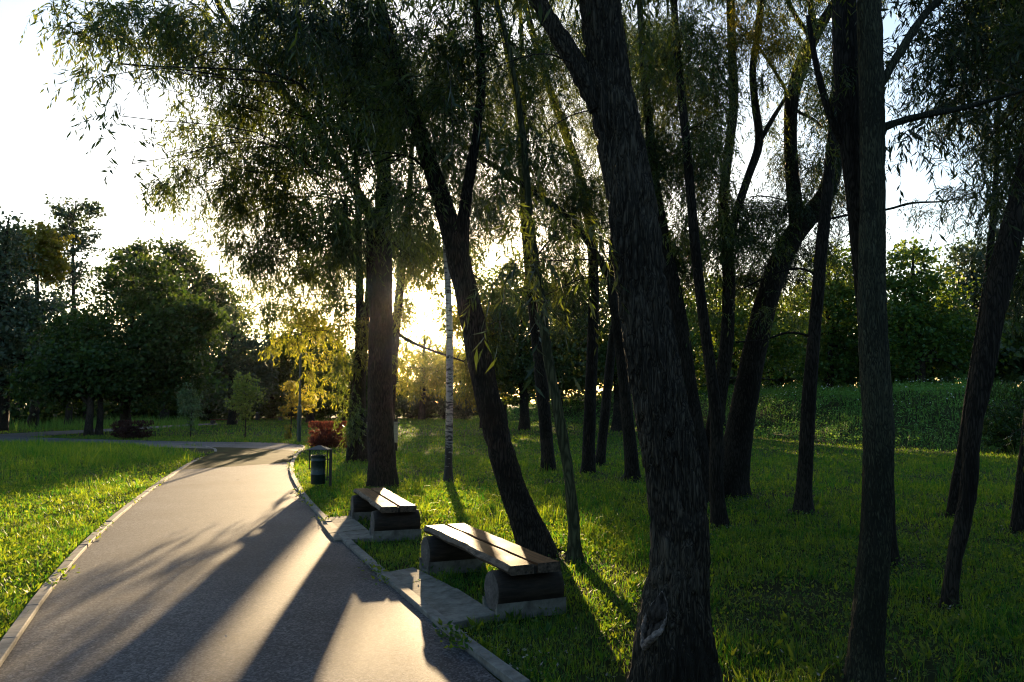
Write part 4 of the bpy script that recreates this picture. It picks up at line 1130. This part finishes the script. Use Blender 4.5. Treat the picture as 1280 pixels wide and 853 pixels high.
def bush(label, px, py, Y, hw, top, leaf, n, leaf_size=.06, name='bush', group=None, stems=9, shell=.45, boxy=0.0):
    b = at(px, py, Y); s = Y / F; z0 = float(zt(b.x, Y)); root = empty(name, (b.x, Y, z0)); tag(root, label, 'bush', group)
    H = at(px, top, Y).z - z0; Wd = hw * s
    g = Geo()
    for k in range(stems):
        a = RNG.uniform(0, 6.28); l = RNG.uniform(.3, .95) * Wd
        V, Q, _, _ = tube([(0.1 * math.cos(a), 0.1 * math.sin(a), -.05), (l * .5 * math.cos(a), l * .5 * math.sin(a), H * .45), (l * math.cos(a), l * math.sin(a) * .8, H * RNG.uniform(.75, .95))], [.014, .010, .004], 5, 3); g.add(V, Q)
    link('stems', g.mesh('stems', True), root, [M['bark']])
    g = Geo()
    lobes = [(-.48 * Wd, 0, H * .5, .56 * Wd, .6 * Wd, H * .48), (.45 * Wd, 0.05, H * .5, .58 * Wd, .6 * Wd, H * .5), (0, -.1, H * .48, .6 * Wd, .6 * Wd, H * .46), (-.3 * Wd, .1, H * .25, .6 * Wd, .6 * Wd, H * .25), (.3 * Wd, .1, H * .25, .6 * Wd, .6 * Wd, H * .25)]
    clumpy_cloud(g, lobes, leaf_size, n, 0, shell, clump=.14, aspect=.55)
    # upright tips
    m = n // 12; a = RNG.uniform(-1, 1, m) * Wd
    P = np.stack([a, RNG.uniform(-.5, .5, m) * Wd, H * RNG.uniform(.85, 1.08, m)], -1)
    V, Fq = leaves_from(P, unit(RNG.normal(0, .25, (m, 3)) + np.array([0, 0, 1.0])), RNG.normal(0, 1, (m, 3)), np.full(m, leaf_size * 1.8), np.full(m, leaf_size * .5)); g.add(V, Fq)
    link('foliage', g.mesh('foliage'), root, [M[leaf]])
    return root
bush('clipped reddish barberry bush glowing beside the trunk pair', 409, 561, 30.2, 22, 531, 'redleaf', 13000, .055, stems=16, shell=.6)
bush('tiny reddish shoot right of the barberry bush', 431, 562, 29.8, 5, 550, 'redleaf', 350, .055, stems=3)
bush('dark wine-red hedge bush by the bend of the path on the left', 166, 549, 38.5, 22, 529, 'darkred', 5500, .07)
bush('low dark red bush hiding behind the left end of the wine-red one', 146, 548, 40, 8, 532, 'darkred', 1600, .07)
bush('little yellow-leaved plant at the foot of the golden sapling', 360, 549.8, 37.4, 5, 534, 'yellowgreen', 450, .07, stems=4)
bush('dark leafy shrub on the bank at the right frame edge', 1262, 560, 27, 34, 488, 'broad', 5000, .10)

# ------------------------------------------------------------------ grass
def inside(x, y, P):
    c = np.zeros(x.shape, bool); n = len(P)
    for i in range(n):
        x1, y1 = P[i][0], P[i][1]; x2, y2 = P[(i + 1) % n][0], P[(i + 1) % n][1]
        if y1 == y2: continue
        m = (y1 > y) != (y2 > y)
        c ^= m & (x < (x2 - x1) * (y - y1) / (y2 - y1) + x1)
    return c

def grow(P, d):
    c = P.mean(0); return c + (P - c) * d

def blocked(x, y):
    m = inside(x, y, path_poly) | inside(x, y, far_poly) | inside(x, y, gr_poly)
    # kerb stones
    for Pk in (Lpoly[:len(Lc) + 2], Rpoly[:len(Rc) + 1]):
        d, _ = poly_sd(x, y, Pk[:, :2]); m |= np.abs(d) < 0.11
    for S_ in SLABS: m |= inside(x, y, grow(S_, 0.97))
    for o in (bench, b2):
        a = o.rotation_euler.z; dx = x - o.location.x; dy = y - o.location.y
        u = dx * math.cos(a) + dy * math.sin(a); v = -dx * math.sin(a) + dy * math.cos(a)
        m |= (np.abs(v) < 0.27) & (np.abs(np.abs(u) - 0.9) < 0.16)
    return m

def near_trunk(x, y, far=.32):
    m = np.zeros(x.shape, bool)
    for bx, by, br in BASES:
        d = np.hypot(x - bx, y - by) - br * 1.15
        m |= (d < far * RNG.random(len(x)) ** 1.5)
    return m

def vnoise(x, y, f, s=0.0):
    """cheap smooth noise in numpy, about -1..1"""
    return (np.sin(x * f + 1.7 * np.sin(y * f * .63 + s) + s) + np.sin(y * f * 1.13 + 1.9 * np.sin(x * f * .71 - s)) + np.sin((x + y) * f * .57 + s * 2)) / 3

def scatter(y0, y1, dens, xl, xr, cap=None):
    """random spots between depths y0..y1, x from xl(y) to xr(y)"""
    W_ = max(xr(y1) - xl(y1), xr(y0) - xl(y0)); n = int(dens * W_ * (y1 - y0))
    y = RNG.uniform(y0, y1, n); x = RNG.uniform(min(xl(y0), xl(y1)), max(xr(y0), xr(y1)), n)
    m = (x > xl(y)) & (x < xr(y)); x = x[m]; y = y[m]
    m = ~blocked(x, y); return x[m], y[m]

def blades(g, x, y, h, wd, lean=0.45, mi=0, seg=2):
    n = len(x); z = zt(x, y)
    az = RNG.uniform(0, 2 * math.pi, n); fa = RNG.uniform(0, 2 * math.pi, n)
    ln = np.abs(RNG.normal(0, lean, n))
    B = np.stack([x, y, z - 0.005], -1)
    S = np.stack([np.cos(fa), np.sin(fa), np.zeros(n)], -1) * (wd * .5)[:, None]
    O = np.stack([np.cos(az), np.sin(az), np.zeros(n)], -1)
    Mi = B + O * (h * ln * .35)[:, None] + np.array([0, 0, 1]) * (h * .6)[:, None]
    Tp = B + O * (h * ln)[:, None] + np.array([0, 0, 1]) * (h * (1 - .25 * np.minimum(ln, 1.5)))[:, None]
    if seg == 2:
        V = np.stack([B - S, B + S, Mi + S * .8, Mi - S * .8, Tp], 1).reshape(-1, 3)
        i = (np.arange(n) * 5)[:, None]
        g.add(V, i + np.array([[0, 1, 2, 3]]), mi); g.f.append((i + np.array([[3, 2, 4]]) + g.n - len(V), mi))
    else:
        V = np.stack([B - S, B + S, Tp], 1).reshape(-1, 3); i = (np.arange(n) * 3)[:, None]
        g.add(V, i + np.array([[0, 1, 2]]), mi)

def weeds(g, x, y, L, zlo, zhi, mi=1, asp=0.55, up=0.5):
    n = len(x); z = zt(x, y) + RNG.uniform(zlo, zhi, n)
    a = RNG.uniform(0, 2 * math.pi, n)
    D = unit(np.stack([np.cos(a), np.sin(a), RNG.normal(up, .4, n)], -1)); Nn = unit(RNG.normal(0, .45, (n, 3)) + np.array([0, 0, 1]))
    Ls = L * RNG.uniform(.6, 1.3, n)
    V, Fq = leaves_from(np.stack([x, y, z], -1), D, Nn, Ls, Ls * asp); g.add(V, Fq, mi)

g = Geo()
fw = lambda e: (lambda y: -0.68 * y - e)
fr = lambda e: (lambda y: 0.68 * y + e)
def hmap(x, y):
    h = 1 + 0.35 * vnoise(x, y, 1.1) + 0.25 * vnoise(x, y, 3.7, 2)
    # longer on the left meadow beyond the bend
    h = h * (1 + 1.1 * sstep((-x - 8) / 5) * sstep((y - 13) / 9) * (1 - sstep((y - 33) / 6)))
    return np.maximum(h, .35)
for y0, y1, dens, h0, wd, seg, ex in ((3.2, 7, 2600, .058, .0045, 2, 2.0), (7, 11, 1500, .062, .006, 2, 2.0), (11, 17, 620, .075, .009, 2, 2.5), (17, 26, 230, .10, .014, 1, 3), (26, 42, 90, .10, .022, 1, 4), (42, 92, 20, .12, .045, 1, 5)):
    x, y = scatter(y0, y1, dens, fw(ex), fr(ex))
    d, t = poly_sd(x, y, BANK); m = d < 0.4; x, y = x[m], y[m]
    m = ~near_trunk(x, y); x, y = x[m], y[m]
    # thin worn spots, and thin the right lawn more so dark soil deepens its shade
    k = vnoise(x, y, 0.9, 5) + 0.6 * vnoise(x, y, 2.6, 1); shade_ = sstep((x - 1.2) / 1.5) * sstep((20 - y) / 6)
    m = RNG.random(len(x)) < np.clip(1.15 - 0.25 * shade_ - (0.55 + .45 * shade_) * np.maximum(k, 0), .12, 1); x, y = x[m], y[m]
    h = h0 * hmap(x, y) * RNG.uniform(.55, 1.35, len(x))
    blades(g, x, y, h, wd * RNG.uniform(.7, 1.3, len(x)), .5, 0, seg)
    if y0 < 26:
        # coarse tufts standing above the sward
        m = RNG.random(len(x)) < (.012 if y0 < 11 else .03); xt, yt = x[m], y[m]
        k = 16 if y0 < 11 else 8
        big_ = RNG.uniform(.8, 2.3, len(xt)) ** 1.2
        xx = np.repeat(xt, k) + RNG.normal(0, .028 + .0012 * y0, len(xt) * k); yy = np.repeat(yt, k) + RNG.normal(0, .028 + .0012 * y0, len(xt) * k)
        blades(g, xx, yy, np.repeat(h[m] * big_, k) * RNG.uniform(.6, 1.2, len(xx)), wd * 1.25 * RNG.uniform(.7, 1.3, len(xx)), .75, 0, seg)
for y0, y1, dens, L in ((3.2, 7, 900, .034), (7, 11, 560, .042), (11, 17, 260, .052), (17, 26, 80, .075), (26, 42, 14, .11)):
    x, y = scatter(y0, y1, dens, fw(2), fr(2))
    d, t = poly_sd(x, y, BANK); m = d < 0.2; x, y = x[m], y[m]
    k = vnoise(x, y, 1.3, 9) + (x < -2) * .5; m = RNG.random(len(x)) < np.clip(.5 + .6 * k, .08, 1); x, y = x[m], y[m]
    weeds(g, x, y, L, .01, .075)
# growth creeping over the kerbs
for Pk, n in ((Rpoly[22:len(Rc)], 800), (Lpoly[26:len(Lc)], 450)):
    t_ = RNG.random(n) ** 1.3 * (len(Pk) - 2); i_ = t_.astype(int); f_ = (t_ - i_)[:, None]
    p_ = Pk[i_] * (1 - f_) + Pk[i_ + 1] * f_
    keep = vnoise(p_[:, 0], p_[:, 1], 2.2, 4) > .1
    p_ = p_[keep] + RNG.normal(0, .05, (keep.sum(), 3)); 
    weeds(g, p_[:, 0], p_[:, 1], .055, .02, .07, 1)
# rosettes of plantain and dandelion, a few upright docks
for y0, y1, dens in ((3.5, 8, 7), (8, 16, 2.6)):
    x, y = scatter(y0, y1, dens, fw(1), fr(1))
    n = len(x); k = 7
    xx = np.repeat(x, k) + RNG.normal(0, .01, n * k); yy = np.repeat(y, k) + RNG.normal(0, .01, n * k)
    weeds(g, xx, yy, .10, .0, .03, 1, .28, .9)
o = link('grass', g.mesh('grass'), None, [M['grass'], M['weed']]); tag(o, kind='stuff')

# rank growth on the bank
g = Geo()
for (y0, y1, dens, wd, L) in ((10, 30, 70, .02, .09), (30, 50, 45, .03, .12), (50, 96, 20, .05, .17)):
    x, y = scatter(y0, y1, dens, lambda y: -0.15 * y - 2, fr(6))
    d, t = poly_sd(x, y, BANK); m = (d > 0.1) & (d < 13) & (t < 8.3); x, y, d = x[m], y[m], d[m]
    h = .26 * (1 + .75 * vnoise(x, y, 1.1, 3) + .55 * vnoise(x, y, 3.3, 1)) * RNG.uniform(.6, 1.4, len(x)) * (1 + .5 * sstep((d - 4) / 3))
    blades(g, x, y, np.maximum(h, .1), wd * RNG.uniform(.6, 1.3, len(x)), .5, 0, 1)
    x, y = scatter(y0, y1, dens * 1.3, lambda y: -0.15 * y - 2, fr(6))
    d, t = poly_sd(x, y, BANK); m = (d > 0.1) & (d < 11) & (t < 8.3); x, y = x[m], y[m]
    weeds(g, x, y, L, .03, .36, 0, .5, .3)
    x, y = scatter(y0, y1, dens * .07, lambda y: -0.15 * y - 2, fr(6))
    d, t = poly_sd(x, y, BANK); m = (d > 3.5) & (d < 8) & (t < 7.4); x, y = x[m], y[m]
    weeds(g, x, y, .045 * (1 + y0 / 40), .35, .62, 1, .8, .6)
o = link('undergrowth', g.mesh('undergrowth'), None, [M['bankgreen'], M['palebloom']]); tag(o, kind='stuff')

# tall grass under the left wood
g = Geo()
x = RNG.uniform(-48, -10, 9000); y = RNG.uniform(44, 80, 9000); px = 640 + F * x / y
m = (px < 250) & (~blocked(x, y)) & (y > 50 + 0.2 * (x + 30)); x, y = x[m], y[m]
blades(g, x, y, RNG.uniform(.3, .9, len(x)), np.full(len(x), .05), .4, 0, 1)
o = link('tall_grass', g.mesh('tall_grass'), None, [M['bankgreen']]); tag(o, kind='stuff')

# dry leaves and petals on the bare soil by the pads
g = Geo()
x = np.concatenate([RNG.normal(-.15, .35, 110), RNG.normal(2.75, .35, 60), RNG.normal(.5, 1.2, 60)]); y = np.concatenate([RNG.normal(5.4, .35, 110), RNG.normal(10.8, .25, 60), RNG.normal(6.2, .8, 60)])
for bx, by, br in BASES:
    if by < 22:
        n = 34; a = RNG.uniform(0, 6.28, n); r = br * 1.25 + np.abs(RNG.normal(0, .22, n))
        x = np.concatenate([x, bx + r * np.cos(a)]); y = np.concatenate([y, by + r * np.sin(a)])
m = ~blocked(x, y); x, y = x[m], y[m]
weeds(g, x, y, .032, .012, .05, 0, .5, .1)
x = RNG.uniform(-7, .5, 110); y = RNG.uniform(4.6, 18, 110); m = inside(x, y, path_poly); x, y = x[m], y[m]
n = len(x); a = RNG.uniform(0, 6.28, n)
V, Fq = leaves_from(np.stack([x, y, np.full(n, .025)], -1), unit(np.stack([np.cos(a), np.sin(a), np.full(n, .12)], -1)), RNG.normal(0, .2, (n, 3)) + np.array([0, 0, 1]), np.full(n, .04), np.full(n, .015)); g.add(V, Fq, 0)
o = link('fallen_leaves', g.mesh('fallen_leaves'), None, [M['litter']]); tag(o, kind='stuff')

# pale shoot growing left of the big trunk
rootw = empty('weed', (0.80, 5.15, 0)); tag(rootw, 'small pale-leaved shoot growing left of the big furrowed trunk', 'weed')
g = Geo(); V, Q, _, _ = tube([(0, 0, -.02), (-.02, -.02, .14), (.01, 0, .26)], [.004, .003, .002], 5, 3); g.add(V, Q)
link('stem', g.mesh('stem', True), rootw, [M['bark_green']])
g = Geo(); n = 16; hh = np.linspace(.06, .27, n); a = np.arange(n) * 2.4
P = np.stack([-.01 + 0 * hh, -.01 + 0 * hh, hh], -1); D = unit(np.stack([np.cos(a), np.sin(a), np.full(n, -.1)], -1))
V, Fq = leaves_from(P + D * .02, D, np.stack([.3 * np.cos(a * 3), .3 * np.sin(a * 5), np.ones(n)], -1), np.full(n, .085), np.full(n, .026)); g.add(V, Fq)
link('leaves', g.mesh('leaves'), rootw, [M['weed']])
print('verts', sum(len(o.data.vertices) for o in bpy.data.objects if o.type == 'MESH'))

# ------------------------------------------------------------------ thin volume added to imitate lens bloom round the sun
m, t = newmat('lens_bloom_volume'); o_ = N(t, 'ShaderNodeOutputMaterial'); v_ = N(t, 'ShaderNodeVolumePrincipled')
v_.inputs['Color'].default_value = (1, .95, .88, 1); v_.inputs['Density'].default_value = 0.000036; v_.inputs['Anisotropy'].default_value = 0.94
t.links.new(v_.outputs[0], o_.inputs['Volume'])
bm = bmesh.new(); box(bm, (0, 48, 11), (320, 180, 26)); hz = bm_obj('sun_bloom_volume', bm, m); tag(hz, kind='stuff')
